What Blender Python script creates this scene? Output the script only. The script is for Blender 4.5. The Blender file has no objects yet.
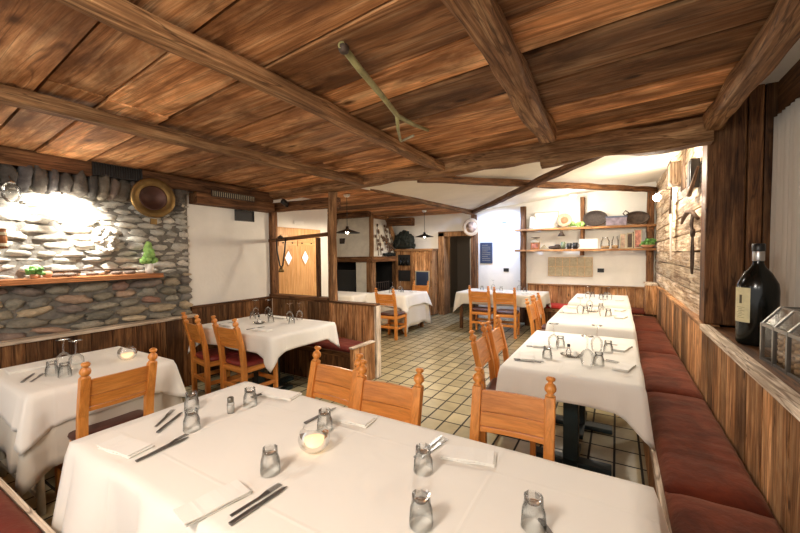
import bpy, bmesh, math, random
from mathutils import Vector, Matrix, Euler, noise
random.seed(7)
S = bpy.context.scene
COL = S.collection
R = math.radians
# ------------------------------------------------------------ camera
cam_d = bpy.data.cameras.new('camera'); cam = bpy.data.objects.new('camera', cam_d); COL.objects.link(cam)
S.camera = cam
cam_d.sensor_width = 36; cam_d.lens = 36*366.5/800; cam_d.clip_start = .02
_yaw, _p, _ro = R(30.6), R(-1.95), R(-.45)
_f = Vector((-math.sin(_yaw)*math.cos(_p), math.cos(_yaw)*math.cos(_p), math.sin(_p)))
_r = Vector((math.cos(_yaw), math.sin(_yaw), 0)); _u = _r.cross(_f)
_r2 = _r*math.cos(_ro)+_u*math.sin(_ro); _u2 = -_r*math.sin(_ro)+_u*math.cos(_ro)
m = Matrix((( _r2.x,_u2.x,-_f.x,0),(_r2.y,_u2.y,-_f.y,0),(_r2.z,_u2.z,-_f.z,1.55),(0,0,0,1)))
cam.matrix_world = m
# ------------------------------------------------------------ light and exposure
S.view_settings.view_transform = 'Standard'; S.view_settings.look = 'None'
S.view_settings.gamma = 1; S.view_settings.use_curve_mapping = False
S.view_settings.exposure = 0.75
W = bpy.data.worlds.new('world'); S.world = W; W.use_nodes = True
W.node_tree.nodes['Background'].inputs[0].default_value = (1, .96, .90, 1)
W.node_tree.nodes['Background'].inputs[1].default_value = .7
def lamp(name, loc, power, col=(1,.82,.6), size=.08, kind='POINT', rot=None, spot=None, blend=.6):
    l = bpy.data.lights.new(name, kind); l.energy = power; l.color = col
    if kind == 'AREA': l.size = size
    else: l.shadow_soft_size = size
    if kind == 'SPOT': l.spot_size = R(spot or 90); l.spot_blend = blend
    o = bpy.data.objects.new(name, l); COL.objects.link(o); o.location = loc
    if rot is not None: o.rotation_euler = rot
    return o
WARM = (1, .83, .62); NEUT = (1, .95, .87); COOL = (.42, .60, 1)
lamp('added_room_light', (-.9, -.7, 2.32), 80, NEUT, .25)  # three unseen lights added behind the camera to brighten the near tables
lamp('added_room_light', (-3.0, -.7, 2.2), 9, NEUT, .22)
lamp('added_room_light', (.05, -1.0, 2.1), 12, NEUT, .22)
lamp('niche_light', (-4.22, 1.32, 2.07), 130, (1,.95,.87), .04, 'SPOT', (0,R(48),0), 125, .5)
lamp('pendant_light', (-3.85, 4.8, 1.86), 30, WARM, .04)
lamp('pendant_light', (-3.78, 7.5, 1.88), 14, WARM, .04)
lamp('wall_light', (.42, 6.05, 2.30), 34, (1,.9,.74), .05)
lamp('wall_light', (.28, 4.25, 2.30), 24, (1,.9,.74), .05)
lamp('added_corridor_light', (-3.2, 9.0, 2.1), 3, WARM, .05)  # added to lift the dark corridor, no fixture stands there
lamp('ceiling_light', (-.75, 7.7, 2.52), 22, (1,.93,.82), .08)
lamp('ceiling_light', (-2.3, 7.9, 2.46), 80, COOL, .06, 'SPOT', (R(20),0,0), 165, .5)
lamp('added_beam_fill', (-1.6, 3.95, 2.34), 70, NEUT, .06, 'SPOT', (R(30),0,0), 150, .7)  # unseen fill added behind the cross beam for the rear room
lamp('added_beam_fill', (-1.6, 3.45, 2.34), 52, NEUT, .06, 'SPOT', (R(-20),0,0), 150, .7)  # second added fill without a fixture, on the near side of the beam

# ------------------------------------------------------------ materials
def nt(name):
    mt = bpy.data.materials.new(name); mt.use_nodes = True
    t = mt.node_tree; b = t.nodes['Principled BSDF']
    return mt, t, b
def N(t, typ, **kw):
    n = t.nodes.new(typ)
    for k, v in kw.items():
        if k in n.inputs.keys() if hasattr(n.inputs, 'keys') else False: n.inputs[k].default_value = v
        else: setattr(n, k, v)
    return n
def ramp(t, stops):
    r = t.nodes.new('ShaderNodeValToRGB'); e = r.color_ramp.elements
    while len(e) > 1: e.remove(e[-1])
    e[0].position = stops[0][0]; e[0].color = (*stops[0][1], 1)
    for p, c in stops[1:]:
        x = e.new(p); x.color = (*c, 1)
    return r
def coords(t, sc, off=True):
    tc = t.nodes.new('ShaderNodeTexCoord'); L = t.links
    src = tc.outputs['Object']
    if off:
        at = N(t, 'ShaderNodeAttribute', attribute_name='tint')
        ml = N(t, 'ShaderNodeMath', operation='MULTIPLY'); ml.inputs[1].default_value = 37.3
        L.new(at.outputs['Fac'], ml.inputs[0])
        cb = t.nodes.new('ShaderNodeCombineXYZ')
        for i in range(3): L.new(ml.outputs[0], cb.inputs[i])
        ad = N(t, 'ShaderNodeVectorMath', operation='ADD')
        L.new(src, ad.inputs[0]); L.new(cb.outputs[0], ad.inputs[1]); src = ad.outputs[0]
    mp = t.nodes.new('ShaderNodeMapping'); mp.inputs['Scale'].default_value = sc
    L.new(src, mp.inputs[0])
    return mp.outputs[0], src
def noise_n(t, vec, scale, detail=4, dist=0, rough=.55):
    n = t.nodes.new('ShaderNodeTexNoise'); n.inputs['Scale'].default_value = scale
    n.inputs['Detail'].default_value = detail; n.inputs['Distortion'].default_value = dist
    n.inputs['Roughness'].default_value = rough
    t.links.new(vec, n.inputs['Vector']); return n.outputs['Fac']
def mixc(t, fac, a, b, mode='MIX'):
    n = N(t, 'ShaderNodeMix', data_type='RGBA', blend_type=mode)
    for i, v in ((0, fac), (6, a), (7, b)):
        if hasattr(v, 'links') or hasattr(v, 'is_linked'): t.links.new(v, n.inputs[i])
        elif i == 0: n.inputs[0].default_value = v
        else: n.inputs[i].default_value = (*v, 1)
    return n.outputs[2]
def bump(t, b, h, s, d=.01):
    n = t.nodes.new('ShaderNodeBump'); n.inputs['Strength'].default_value = s; n.inputs['Distance'].default_value = d
    t.links.new(h, n.inputs['Height']); t.links.new(n.outputs[0], b.inputs['Normal'])
def wood(name, dark, mid, light, axis='X', gs=1., rough=.6, stain=.6, knots=.7, bmp=.5, tint=.8, spec=.2, stainc=None, crack=.7, fine=.75):
    mt, t, b = nt(name); L = t.links
    lo, hi = 1.1*gs, 16*gs
    sc = {'X': (lo, hi, hi), 'Y': (hi, lo, hi), 'Z': (hi, hi, lo)}[axis]
    v, raw = coords(t, sc)
    g = noise_n(t, v, 1.0, 7, 1.6, .65)
    v2 = t.nodes.new('ShaderNodeMapping'); v2.inputs['Scale'].default_value = tuple(s*4 if s == hi else s*1.5 for s in sc)
    L.new(raw, v2.inputs[0])
    g2 = noise_n(t, v2.outputs[0], 1.0, 4, .6, .7)
    r1 = ramp(t, [(.3, dark), (.48, mid), (.68, light)]); L.new(g, r1.inputs[0])
    r2 = ramp(t, [(.32, (.38,.33,.28)), (.6, (1.2,1.2,1.2))]); L.new(g2, r2.inputs[0])
    c = mixc(t, fine, r1.outputs[0], r2.outputs[0], 'MULTIPLY')
    v5 = t.nodes.new('ShaderNodeMapping'); v5.inputs['Scale'].default_value = tuple(s*.8 if s == hi else s*.7 for s in sc)
    L.new(raw, v5.inputs[0])
    cr = noise_n(t, v5.outputs[0], 1.0, 3, 1.0, .5)
    rc = ramp(t, [(.475, (1,1,1)), (.494, (.16,.13,.11)), (.500, (.16,.13,.11)), (.515, (1,1,1))]); L.new(cr, rc.inputs[0])
    c = mixc(t, crack, c, rc.outputs[0], 'MULTIPLY')
    # stains
    v3 = t.nodes.new('ShaderNodeMapping'); v3.inputs['Scale'].default_value = tuple(1.2 if s == lo else 3.0 for s in sc); L.new(raw, v3.inputs[0])
    st = noise_n(t, v3.outputs[0], 1.6, 5, .5, .6)
    rs = ramp(t, [(.35, (0,0,0)), (.62, (1,1,1))]); L.new(st, rs.inputs[0])
    dk = stainc or tuple(x*.55 for x in dark)
    c = mixc(t, rs.outputs[0], mixc(t, stain, c, dk), c)
    # knots
    vo = t.nodes.new('ShaderNodeTexVoronoi'); vo.inputs['Scale'].default_value = 1
    vm = t.nodes.new('ShaderNodeMapping'); vm.inputs['Scale'].default_value = tuple(3.2*gs if s == lo else 7*gs for s in sc)
    L.new(raw, vm.inputs[0]); L.new(vm.outputs[0], vo.inputs['Vector'])
    rk = ramp(t, [(.05, (1,1,1)), (.14, (0,0,0))]); L.new(vo.outputs['Distance'], rk.inputs[0])
    km = N(t, 'ShaderNodeMath', operation='MULTIPLY'); km.inputs[1].default_value = knots
    L.new(rk.outputs[0], km.inputs[0])
    c = mixc(t, km.outputs[0], c, tuple(x*.35 for x in dark))
    at = N(t, 'ShaderNodeAttribute', attribute_name='tint')
    mr = t.nodes.new('ShaderNodeMapRange'); mr.inputs['To Min'].default_value = 1-tint*.5; mr.inputs['To Max'].default_value = 1+tint*.5
    L.new(at.outputs['Fac'], mr.inputs[0])
    cb = t.nodes.new('ShaderNodeCombineXYZ')
    for i in range(3): L.new(mr.outputs[0], cb.inputs[i])
    c = mixc(t, 1, c, cb.outputs[0], 'MULTIPLY')
    L.new(c, b.inputs['Base Color']); b.inputs['Roughness'].default_value = rough
    b.inputs['Specular IOR Level'].default_value = spec
    if bmp: bump(t, b, g2, bmp, .006)
    return mt
_wc = {}
PAL = {
 'ceil': dict(dark=(.25,.095,.03), mid=(.57,.26,.10), light=(.86,.53,.27), rough=.7, stain=.9, knots=1, tint=1.25, bmp=.9, fine=.45, crack=.55),
 'beam': dict(dark=(.12,.055,.022), mid=(.33,.165,.07), light=(.58,.35,.17), rough=.75, stain=.5, knots=.5, tint=.5, bmp=1.0),
 'darkbeam': dict(dark=(.05,.022,.01), mid=(.17,.075,.03), light=(.34,.17,.075), rough=.75, stain=.5, knots=.5, tint=.6, bmp=1.0),
 'wains': dict(dark=(.14,.055,.02), mid=(.46,.22,.085), light=(.78,.48,.24), rough=.65, stain=.7, knots=.9, tint=1.2, fine=.6, bmp=.8),
 'darkwains': dict(dark=(.05,.02,.008), mid=(.19,.08,.028), light=(.36,.18,.07), rough=.55, stain=.6, knots=.8, tint=1.0, bmp=.7),
 'shelf': dict(dark=(.2,.07,.025), mid=(.36,.14,.05), light=(.5,.22,.09), rough=.5, stain=.3, knots=.4, tint=.4, bmp=.3),
 'chair': dict(dark=(.50,.17,.03), mid=(.66,.245,.045), light=(.82,.35,.085), rough=.35, stain=.22, knots=.25, tint=.35, bmp=.12, spec=.5, stainc=(.36,.12,.03), crack=.12, fine=.28),
 'door': dict(dark=(.45,.22,.08), mid=(.62,.34,.14), light=(.74,.45,.21), rough=.4, stain=.2, knots=.4, tint=.3, bmp=.15, stainc=(.35,.17,.06), crack=.2, fine=.3),
 'pale': dict(dark=(.30,.22,.15), mid=(.62,.52,.40), light=(.85,.76,.63), rough=.8, stain=.5, knots=.5, tint=.6, bmp=1.0, stainc=(.16,.09,.05)),
 'logs': dict(dark=(.20,.10,.05), mid=(.68,.53,.36), light=(.90,.82,.68), rough=.8, stain=.55, knots=.7, tint=.8, bmp=1.0, stainc=(.16,.07,.03)),  # weathered timber, lighter tones raised to carry the blown-out lamp light
}
def WD(k, axis='X', gs=1.):
    key = (k, axis, gs)
    if key not in _wc: _wc[key] = wood('wood_%s_%s' % (k, axis.lower()), axis=axis, gs=gs, **PAL[k])
    return _wc[key]
def plain(name, col, rough=.5, metal=0, spec=.5, var=0, vs=6, bmp=0, bs=60, emit=None, es=1, tinted=False):
    mt, t, b = nt(name)
    b.inputs['Base Color'].default_value = (*col, 1); b.inputs['Roughness'].default_value = rough
    b.inputs['Metallic'].default_value = metal; b.inputs['Specular IOR Level'].default_value = spec
    if var or tinted:
        v, raw = coords(t, (1,1,1))
        f = noise_n(t, v, vs, 5, .3)
        r = ramp(t, [(.3, tuple(max(0, c*(1-var)) for c in col)), (.7, tuple(min(1, c*(1+var)) for c in col))]); t.links.new(f, r.inputs[0])
        c = r.outputs[0]
        t.links.new(c, b.inputs['Base Color'])
    if bmp:
        v, raw = coords(t, (1,1,1)); bump(t, b, noise_n(t, v, bs, 4), bmp, .01)
    if emit: b.inputs['Emission Color'].default_value = (*emit, 1); b.inputs['Emission Strength'].default_value = es
    return mt
M = {}
M['plaster'] = plain('plaster', (.80,.77,.70), .9, var=.05, vs=3, bmp=.25, bs=25)
M['plaster_ceiling'] = plain('plaster_ceiling', (.80,.74,.63), .9, var=.06, vs=2, bmp=.2, bs=20)
M['hood'] = plain('hood_plaster', (.74,.71,.62), .9, var=.12, vs=5, bmp=.3, bs=20)
def cloth_mat(name, col):
    mt, t, b = nt(name)
    v, raw = coords(t, (1,1,1))
    h = noise_n(t, v, 4, 2, .6); w = noise_n(t, v, 420, 2)
    a = N(t, 'ShaderNodeMath', operation='MULTIPLY'); a.inputs[1].default_value = .05; t.links.new(w, a.inputs[0])
    s = N(t, 'ShaderNodeMath', operation='ADD'); t.links.new(h, s.inputs[0]); t.links.new(a.outputs[0], s.inputs[1])
    b.inputs['Base Color'].default_value = (*col, 1); b.inputs['Roughness'].default_value = .9
    b.inputs['Sheen Weight'].default_value = .15
    sx = t.nodes.new('ShaderNodeSeparateXYZ'); t.links.new(raw, sx.inputs[0])
    tot = s.outputs[0]
    for ax, per in (('X', .31), ('Y', .27)):
        pp = N(t, 'ShaderNodeMath', operation='PINGPONG'); pp.inputs[1].default_value = per; t.links.new(sx.outputs[ax], pp.inputs[0])
        rg = t.nodes.new('ShaderNodeMapRange'); rg.inputs['From Max'].default_value = .010; rg.inputs['To Min'].default_value = .22; rg.inputs['To Max'].default_value = 0; t.links.new(pp.outputs[0], rg.inputs[0])
        ad = N(t, 'ShaderNodeMath', operation='ADD'); t.links.new(tot, ad.inputs[0]); t.links.new(rg.outputs[0], ad.inputs[1]); tot = ad.outputs[0]
    bump(t, b, tot, .3, .02); return mt
M['cloth'] = cloth_mat('table_linen', (.83,.80,.73))
M['undercloth'] = cloth_mat('under_linen', (.62,.57,.48))
M['napkin'] = cloth_mat('napkin_linen', (.85,.83,.77))
def fabric(name, c1, c2, rough=.85):
    mt, t, b = nt(name); v, raw = coords(t, (1,1,1))
    f = noise_n(t, v, 5, 6, .5, .7); r = ramp(t, [(.3, c1), (.7, c2)]); t.links.new(f, r.inputs[0])
    t.links.new(r.outputs[0], b.inputs['Base Color']); b.inputs['Roughness'].default_value = rough
    b.inputs['Sheen Weight'].default_value = .15; b.inputs['Sheen Tint'].default_value = (.9,.5,.3,1)
    b.inputs['Specular IOR Level'].default_value = .2
    bump(t, b, noise_n(t, v, 14, 4), .4, .02); return mt
M['red'] = fabric('rust_red_velvet', (.05,.009,.004), (.155,.026,.008))
M['redbright'] = fabric('red_fabric', (.36,.02,.015), (.48,.04,.03))
M['maroon'] = fabric('maroon_fabric', (.10,.015,.012), (.17,.03,.02))
M['leather'] = plain('lit_red_leather', (.26,.035,.03), .4, var=.2, vs=8)  # red leather, coloured lighter to carry the light on these seats
M['brownseat'] = plain('brown_leather', (.08,.028,.02), .35, var=.2, vs=8)
M['black'] = plain('black_metal', (.012,.013,.014), .35)
M['teal'] = plain('dark_green_metal', (.012,.026,.028), .4, var=.2)
M['cream'] = plain('cream_metal', (.62,.58,.47), .4)
M['chestmetal'] = plain('aged_pewter', (.26,.25,.23), .35, .9, var=.2)
M['steel'] = plain('steel', (.62,.60,.56), .22, 1)
M['knifemetal'] = plain('knife_metal', (.24,.23,.22), .38, .9)
M['brass'] = plain('old_brass', (.20,.125,.045), .42, .85, var=.3, vs=9)
M['copper'] = plain('copper', (.07,.028,.018), .5, .5, var=.3)
M['iron'] = plain('rusty_iron', (.07,.045,.03), .7, .3, var=.5, vs=20)
M['white'] = plain('white_paint', (.82,.80,.75), .5)
M['paper'] = plain('paper', (.86,.84,.78), .8, var=.04)
M['wax'] = plain('wax', (.85,.74,.55), .5, emit=(1,.6,.25), es=.6)
M['salt'] = plain('salt', (.85,.83,.78), .8)
M['darkmetalcap'] = plain('shaker_cap', (.20,.18,.15), .3, .8)
M['wicker'] = plain('dark_wicker', (.05,.035,.028), .7, var=.5, vs=40, bmp=1, bs=70)
M['leaf'] = plain('leaf_green', (.10,.25,.05), .5, var=.5, vs=15)
M['leafpale'] = plain('pale_leaf', (.30,.52,.14), .6, var=.3, vs=15)
M['leafdark'] = plain('dark_foliage', (.012,.016,.012), .8, var=.5, vs=15)
M['twig'] = plain('twig_bark', (.12,.07,.04), .85, var=.4, vs=20)
M['pot'] = plain('glazed_pot', (.74,.68,.6), .5, var=.1)
M['terra'] = plain('terracotta', (.42,.2,.1), .7, var=.2)
M['cork'] = plain('cork', (.66,.42,.22), .8, var=.35, vs=30)
M['label'] = plain('bottle_label', (.66,.60,.36), .6, var=.12, vs=20)
M['labelink'] = plain('label_ink', (.09,.07,.04), .7)
M['foil'] = plain('silver_foil', (.5,.5,.5), .3, .9)
M['bottleglass'] = plain('dark_bottle_glass', (.004,.005,.004), .16, spec=.4)
M['soot_and_shade'] = plain('soot_and_shade', (.012,.011,.010), .9, var=.4)  # hearth soot, also the painted shade of the cabinet's shelf panels
M['navy'] = plain('navy_board', (.02,.035,.075), .5, var=.3)
M['bluegray'] = plain('slate_panel', (.07,.09,.15), .5, var=.3, vs=12)
M['grille'] = plain('dark_grille', (.015,.012,.010), .6)
M['straw'] = plain('straw_panel', (.42,.36,.24), .8, var=.2, vs=25, bmp=.3)
M['purple'] = plain('mauve_cardboard', (.22,.18,.22), .7, var=.35, vs=14)
M['curtain'] = cloth_mat('curtain_linen', (.46,.42,.37))
M['horn'] = plain('aged_green_wood', (.30,.27,.11), .6, var=.4, vs=12)
M['candlelit'] = plain('lamp_glass_lit', (1,.95,.85), .3, emit=(1,.9,.72), es=9)
M['bulb'] = plain('bulb_lit', (1,.95,.85), .3, emit=(1,.92,.78), es=30)
M['pane'] = plain('window_pane', (.30,.34,.38), .08, spec=.8)
M['diamond'] = plain('white_pane', (.80,.82,.84), .15, emit=(.8,.88,1), es=.35)
M['mortar'] = plain('mortar', (.17,.155,.13), .95, var=.35, vs=12, bmp=1, bs=30)
M['photo'] = plain('print_picture', (.38,.25,.17), .5, var=.7, vs=14)
M['photo2'] = plain('print_portrait', (.40,.14,.09), .5, var=.7, vs=18)
M['dishes'] = plain('glazed_dish', (.46,.34,.22), .4, var=.35, vs=12)
def glass_thin(name, tint=(.985,.99,.985), edge=(.55,.57,.57), gl=.55):
    mt = bpy.data.materials.new(name); mt.use_nodes = True; t = mt.node_tree; L = t.links
    for n in list(t.nodes): t.nodes.remove(n)
    out = t.nodes.new('ShaderNodeOutputMaterial')
    lw = t.nodes.new('ShaderNodeLayerWeight'); lw.inputs[0].default_value = .35
    r = ramp(t, [(.25, tint), (.95, edge)]); L.new(lw.outputs['Facing'], r.inputs[0])
    tr = t.nodes.new('ShaderNodeBsdfTransparent'); L.new(r.outputs[0], tr.inputs[0])
    g = t.nodes.new('ShaderNodeBsdfGlossy'); g.inputs['Roughness'].default_value = .04
    mx = t.nodes.new('ShaderNodeMixShader')
    ml = N(t, 'ShaderNodeMath', operation='MULTIPLY'); ml.inputs[1].default_value = gl
    L.new(lw.outputs['Fresnel'], ml.inputs[0]); L.new(ml.outputs[0], mx.inputs[0])
    L.new(tr.outputs[0], mx.inputs[1]); L.new(g.outputs[0], mx.inputs[2]); L.new(mx.outputs[0], out.inputs[0])
    return mt
M['glass'] = glass_thin('clear_glass')
M['glassthick'] = glass_thin('thick_clear_glass', (.99,.993,.99), (.58,.59,.58), .8)
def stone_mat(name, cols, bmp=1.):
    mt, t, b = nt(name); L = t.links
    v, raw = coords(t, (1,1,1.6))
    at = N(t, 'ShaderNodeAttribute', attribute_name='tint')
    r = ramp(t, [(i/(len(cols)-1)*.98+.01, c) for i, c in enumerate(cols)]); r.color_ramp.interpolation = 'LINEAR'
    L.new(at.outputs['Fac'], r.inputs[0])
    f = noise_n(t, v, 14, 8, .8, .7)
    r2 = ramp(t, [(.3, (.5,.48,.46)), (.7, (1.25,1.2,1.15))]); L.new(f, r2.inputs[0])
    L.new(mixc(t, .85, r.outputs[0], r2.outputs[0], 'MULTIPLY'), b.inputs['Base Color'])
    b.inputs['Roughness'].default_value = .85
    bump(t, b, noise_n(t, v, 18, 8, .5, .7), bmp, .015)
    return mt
M['stone_low'] = stone_mat('river_stone', [(.16,.15,.11),(.30,.27,.20),(.52,.42,.28),(.20,.19,.15),(.66,.55,.38),(.38,.22,.16),(.20,.20,.18),(.40,.37,.29),(.26,.24,.19)])
M['stone_up'] = stone_mat('dry_slate', [(.40,.39,.34),(.62,.60,.53),(.48,.47,.42),(.74,.72,.65),(.54,.51,.43)])  # slate tones paled to carry the strong niche lamp glow
M['stone_arch'] = stone_mat('arch_stone', [(.055,.05,.045),(.11,.095,.08),(.17,.125,.10),(.085,.085,.09),(.14,.12,.09)])  # on the arch, dark tones put its shade above the lamp into colour
# floor tiles
def tile_mat():
    mt, t, b = nt('floor_tiles'); L = t.links
    v, raw = coords(t, (1,1,1), off=False)
    br = t.nodes.new('ShaderNodeTexBrick'); br.offset = 0; br.squash = 1
    br.inputs['Scale'].default_value = 1; br.inputs['Brick Width'].default_value = .17; br.inputs['Row Height'].default_value = .22
    br.inputs['Mortar Size'].default_value = .0085; br.inputs['Mortar Smooth'].default_value = .15; br.inputs['Bias'].default_value = 0
    br.inputs['Color1'].default_value = (.30,.25,.14,1); br.inputs['Color2'].default_value = (.46,.39,.235,1)
    br.inputs['Mortar'].default_value = (.028,.024,.02,1)
    L.new(v, br.inputs['Vector'])
    f = noise_n(t, v, 4.5, 5, .4, .6); r2 = ramp(t, [(.3, (.7,.68,.62)), (.7, (1.15,1.12,1.05))]); L.new(f, r2.inputs[0])
    L.new(mixc(t, .8, br.outputs['Color'], r2.outputs[0], 'MULTIPLY'), b.inputs['Base Color'])
    rr = t.nodes.new('ShaderNodeMapRange'); rr.inputs['To Min'].default_value = .32; rr.inputs['To Max'].default_value = .9
    L.new(br.outputs['Fac'], rr.inputs[0]); L.new(rr.outputs[0], b.inputs['Roughness'])
    iv = N(t, 'ShaderNodeMath', operation='SUBTRACT'); iv.inputs[0].default_value = 1; L.new(br.outputs['Fac'], iv.inputs[1])
    bump(t, b, iv.outputs[0], .6, .006); return mt
M['tiles'] = tile_mat()

# ------------------------------------------------------------ mesh helpers
class MB:
    def __init__(s): s.v=[]; s.f=[]; s.t=[]; s.sm=[]
    def add(s, vs, fs, tint=.5, smooth=False):
        o = len(s.v); s.v += [tuple(x) for x in vs]
        for f in fs: s.f.append(tuple(i+o for i in f)); s.t.append(tint); s.sm.append(smooth)
        return s
    def box(s, x0, x1, y0, y1, z0, z1, tint=.5, mat=None):
        vs = [Vector((x,y,z)) for x in (x0,x1) for y in (y0,y1) for z in (z0,z1)]
        if mat: vs = [mat @ v for v in vs]
        return s.add(vs, [(0,1,3,2),(4,6,7,5),(0,4,5,1),(2,3,7,6),(0,2,6,4),(1,5,7,3)], tint)
    def bar(s, p, q, w, h, tint=.5, up=(0,0,1)):
        p, q = Vector(p), Vector(q); d = (q-p); L = d.length; d.normalize(); up = Vector(up)
        side = d.cross(up)
        if side.length < 1e-4: side = d.cross(Vector((0,1,0)))
        side.normalize(); u2 = side.cross(d)
        mt = Matrix((( d.x,side.x,u2.x,p.x),(d.y,side.y,u2.y,p.y),(d.z,side.z,u2.z,p.z),(0,0,0,1)))
        return s.box(0, L, -w/2, w/2, -h/2, h/2, tint, mt)
    def tube(s, pts, r, seg=8, tint=.5, cap=True):
        pts = [Vector(p) for p in pts]; n = len(pts); rs = r if isinstance(r, (list, tuple)) else [r]*n
        vs=[]; fs=[]; prev=None
        for i, p in enumerate(pts):
            d = (pts[min(i+1,n-1)]-pts[max(i-1,0)]).normalized()
            a = prev - d*prev.dot(d) if prev else (Vector((0,0,1)) if abs(d.z)<.9 else Vector((1,0,0)))
            if not prev: a = a - d*a.dot(d)
            a.normalize(); prev = a; b = d.cross(a)
            for k in range(seg):
                th = 2*math.pi*k/seg; vs.append(p + (a*math.cos(th)+b*math.sin(th))*rs[i])
        for i in range(n-1):
            for k in range(seg):
                k2=(k+1)%seg; fs.append((i*seg+k, i*seg+k2, (i+1)*seg+k2, (i+1)*seg+k))
        if cap: fs.append(tuple(range(seg))[::-1]); fs.append(tuple((n-1)*seg+k for k in range(seg)))
        return s.add(vs, fs, tint, True)
    def lathe(s, prof, seg=20, mat=None, tint=.5, smooth=True, closed=False, sq=1.):
        vs=[]; fs=[]; n=len(prof)
        for r, z in prof:
            for k in range(seg):
                th=2*math.pi*(k+.5)/seg; v=Vector((r*math.cos(th), r*math.sin(th)*sq, z)); vs.append(mat@v if mat else v)
        for i in range(n-1):
            for k in range(seg):
                k2=(k+1)%seg; fs.append((i*seg+k, i*seg+k2, (i+1)*seg+k2, (i+1)*seg+k))
        if closed:
            if prof[0][0]>1e-5: fs.append(tuple(range(seg))[::-1])
            if prof[-1][0]>1e-5: fs.append(tuple((n-1)*seg+k for k in range(seg)))
        return s.add(vs, fs, tint, smooth)
    def prism(s, poly, h, mat=None, tint=.5, z0=0):
        n=len(poly); vs=[Vector((x,y,z0)) for x,y in poly]+[Vector((x,y,z0+h)) for x,y in poly]
        if mat: vs=[mat@v for v in vs]
        fs=[tuple(range(n))[::-1], tuple(range(n,2*n))]+[(i,(i+1)%n,n+(i+1)%n,n+i) for i in range(n)]
        return s.add(vs, fs, tint)
    def blob(s, c, sx, sy, sz, seed=0, rings=6, seg=10, amp=.12, tint=.5, power=.75, mat=None):
        vs=[]; fs=[]
        def sp(v): return math.copysign(abs(v)**power, v)
        for i in range(rings+1):
            ph=math.pi*i/rings
            for k in range(seg):
                th=2*math.pi*k/seg
                d=Vector((sp(math.sin(ph)*math.cos(th)), sp(math.sin(ph)*math.sin(th)), sp(math.cos(ph))))
                n_=1+amp*noise.noise(d*1.6+Vector((seed*3.1,seed*1.7,seed)))
                v=Vector((d.x*sx*n_, d.y*sy*n_, d.z*sz*n_))
                if mat: v=mat@v
                vs.append(v+Vector(c))
        for i in range(rings):
            for k in range(seg):
                k2=(k+1)%seg; fs.append((i*seg+k,(i+1)*seg+k,(i+1)*seg+k2,i*seg+k2))
        return s.add(vs, fs, tint, True)
    def build(s, name, mat, parent=None, bevel=0, loc=None, rot=None, thick=0):
        me=bpy.data.meshes.new(name); me.from_pydata(s.v, [], s.f)
        me.polygons.foreach_set('use_smooth', s.sm)
        a=me.attributes.new('tint','FLOAT','FACE'); a.data.foreach_set('value', s.t)
        bm=bmesh.new(); bm.from_mesh(me); bmesh.ops.recalc_face_normals(bm, faces=bm.faces); bm.to_mesh(me); bm.free()
        me.materials.append(mat); o=bpy.data.objects.new(name, me); COL.objects.link(o)
        if parent: o.parent=parent
        if loc: o.location=loc
        if rot: o.rotation_euler=rot
        if thick:
            q=o.modifiers.new('thick','SOLIDIFY'); q.thickness=thick; q.offset=0
        if bevel:
            q=o.modifiers.new('bevel','BEVEL'); q.width=bevel; q.segments=2; q.limit_method='ANGLE'; q.angle_limit=R(40)
        return o
def rotm(loc=(0,0,0), rot=(0,0,0), sc=1): return Matrix.Translation(loc) @ Euler(rot).to_matrix().to_4x4() @ Matrix.Scale(sc, 4)
def tag(o, label=None, cat=None, group=None, kind=None):
    if label: o['label']=label
    if cat: o['category']=cat
    if group: o['group']=group
    if kind: o['kind']=kind
    return o
def empty(name, loc, rz=0, label=None, cat=None, group=None):
    o=bpy.data.objects.new(name, None); COL.objects.link(o); o.location=loc; o.rotation_euler=(0,0,rz); o.empty_display_size=.05
    return tag(o, label, cat, group)
def copy_tree(o, parent=None):
    c=o.copy(); COL.objects.link(c)
    if parent: c.parent=parent
    for ch in list(o.children): copy_tree(ch, c)
    return c
def put(proto, loc, rz, label, group=None):
    """first use moves the prototype itself, then copies"""
    if not proto.get('_used'): o=proto; o['_used']=1
    else:
        o=copy_tree(proto); o.data=o.data
    o.location=loc; o.rotation_euler=(0,0,rz); o['label']=label
    if group: o['group']=group
    return o
def struct(o, label=None):
    o['kind']='structure'
    if label: o['label']=label
    return o
def beam(name, p, q, w, h, mat, label=None, rough=.012, seed=1, cat='beam', n=None, roll=0, parent=None, round_=.25, group=None):
    """rough-hewn timber: local X along the length"""
    p, q=Vector(p), Vector(q); d=q-p; L=d.length; n=n or max(6, int(L/.12)); seg=12
    vs=[]; fs=[]
    for i in range(n+1):
        x=L*i/n
        wx=rough*1.2*noise.noise(Vector((x*1.1, seed*7.3, 0))); wz=rough*1.2*noise.noise(Vector((x*1.1, seed*7.3, 9)))
        for k in range(seg):
            th=2*math.pi*(k+.5)/seg; c, s_=math.cos(th), math.sin(th)
            e=round_+.1; y=math.copysign(abs(c)**e, c)*w/2; z=math.copysign(abs(s_)**e, s_)*h/2
            nn=1+rough*noise.noise(Vector((x*3.5, y*9+seed*3, z*9)))/min(w,h)*1.6
            vs.append((x, y*nn+wx, z*nn+wz))
    for i in range(n):
        for k in range(seg):
            k2=(k+1)%seg; fs.append((i*seg+k,i*seg+k2,(i+1)*seg+k2,(i+1)*seg+k))
    fs.append(tuple(range(seg))[::-1]); fs.append(tuple(n*seg+k for k in range(seg)))
    b=MB().add(vs, fs, random.random(), False); o=b.build(name, mat, parent)
    o.location=p; o.rotation_mode='QUATERNION'; o.rotation_quaternion=d.to_track_quat('X','Z')
    if not parent: tag(o, label, cat, group)
    return o

# ------------------------------------------------------------ the room
struct(MB().box(-6.6, 1.3, -1.6, 10.6, -.1, 0).build('floor', M['tiles']), 'beige square floor tiles with dark joints')
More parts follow.
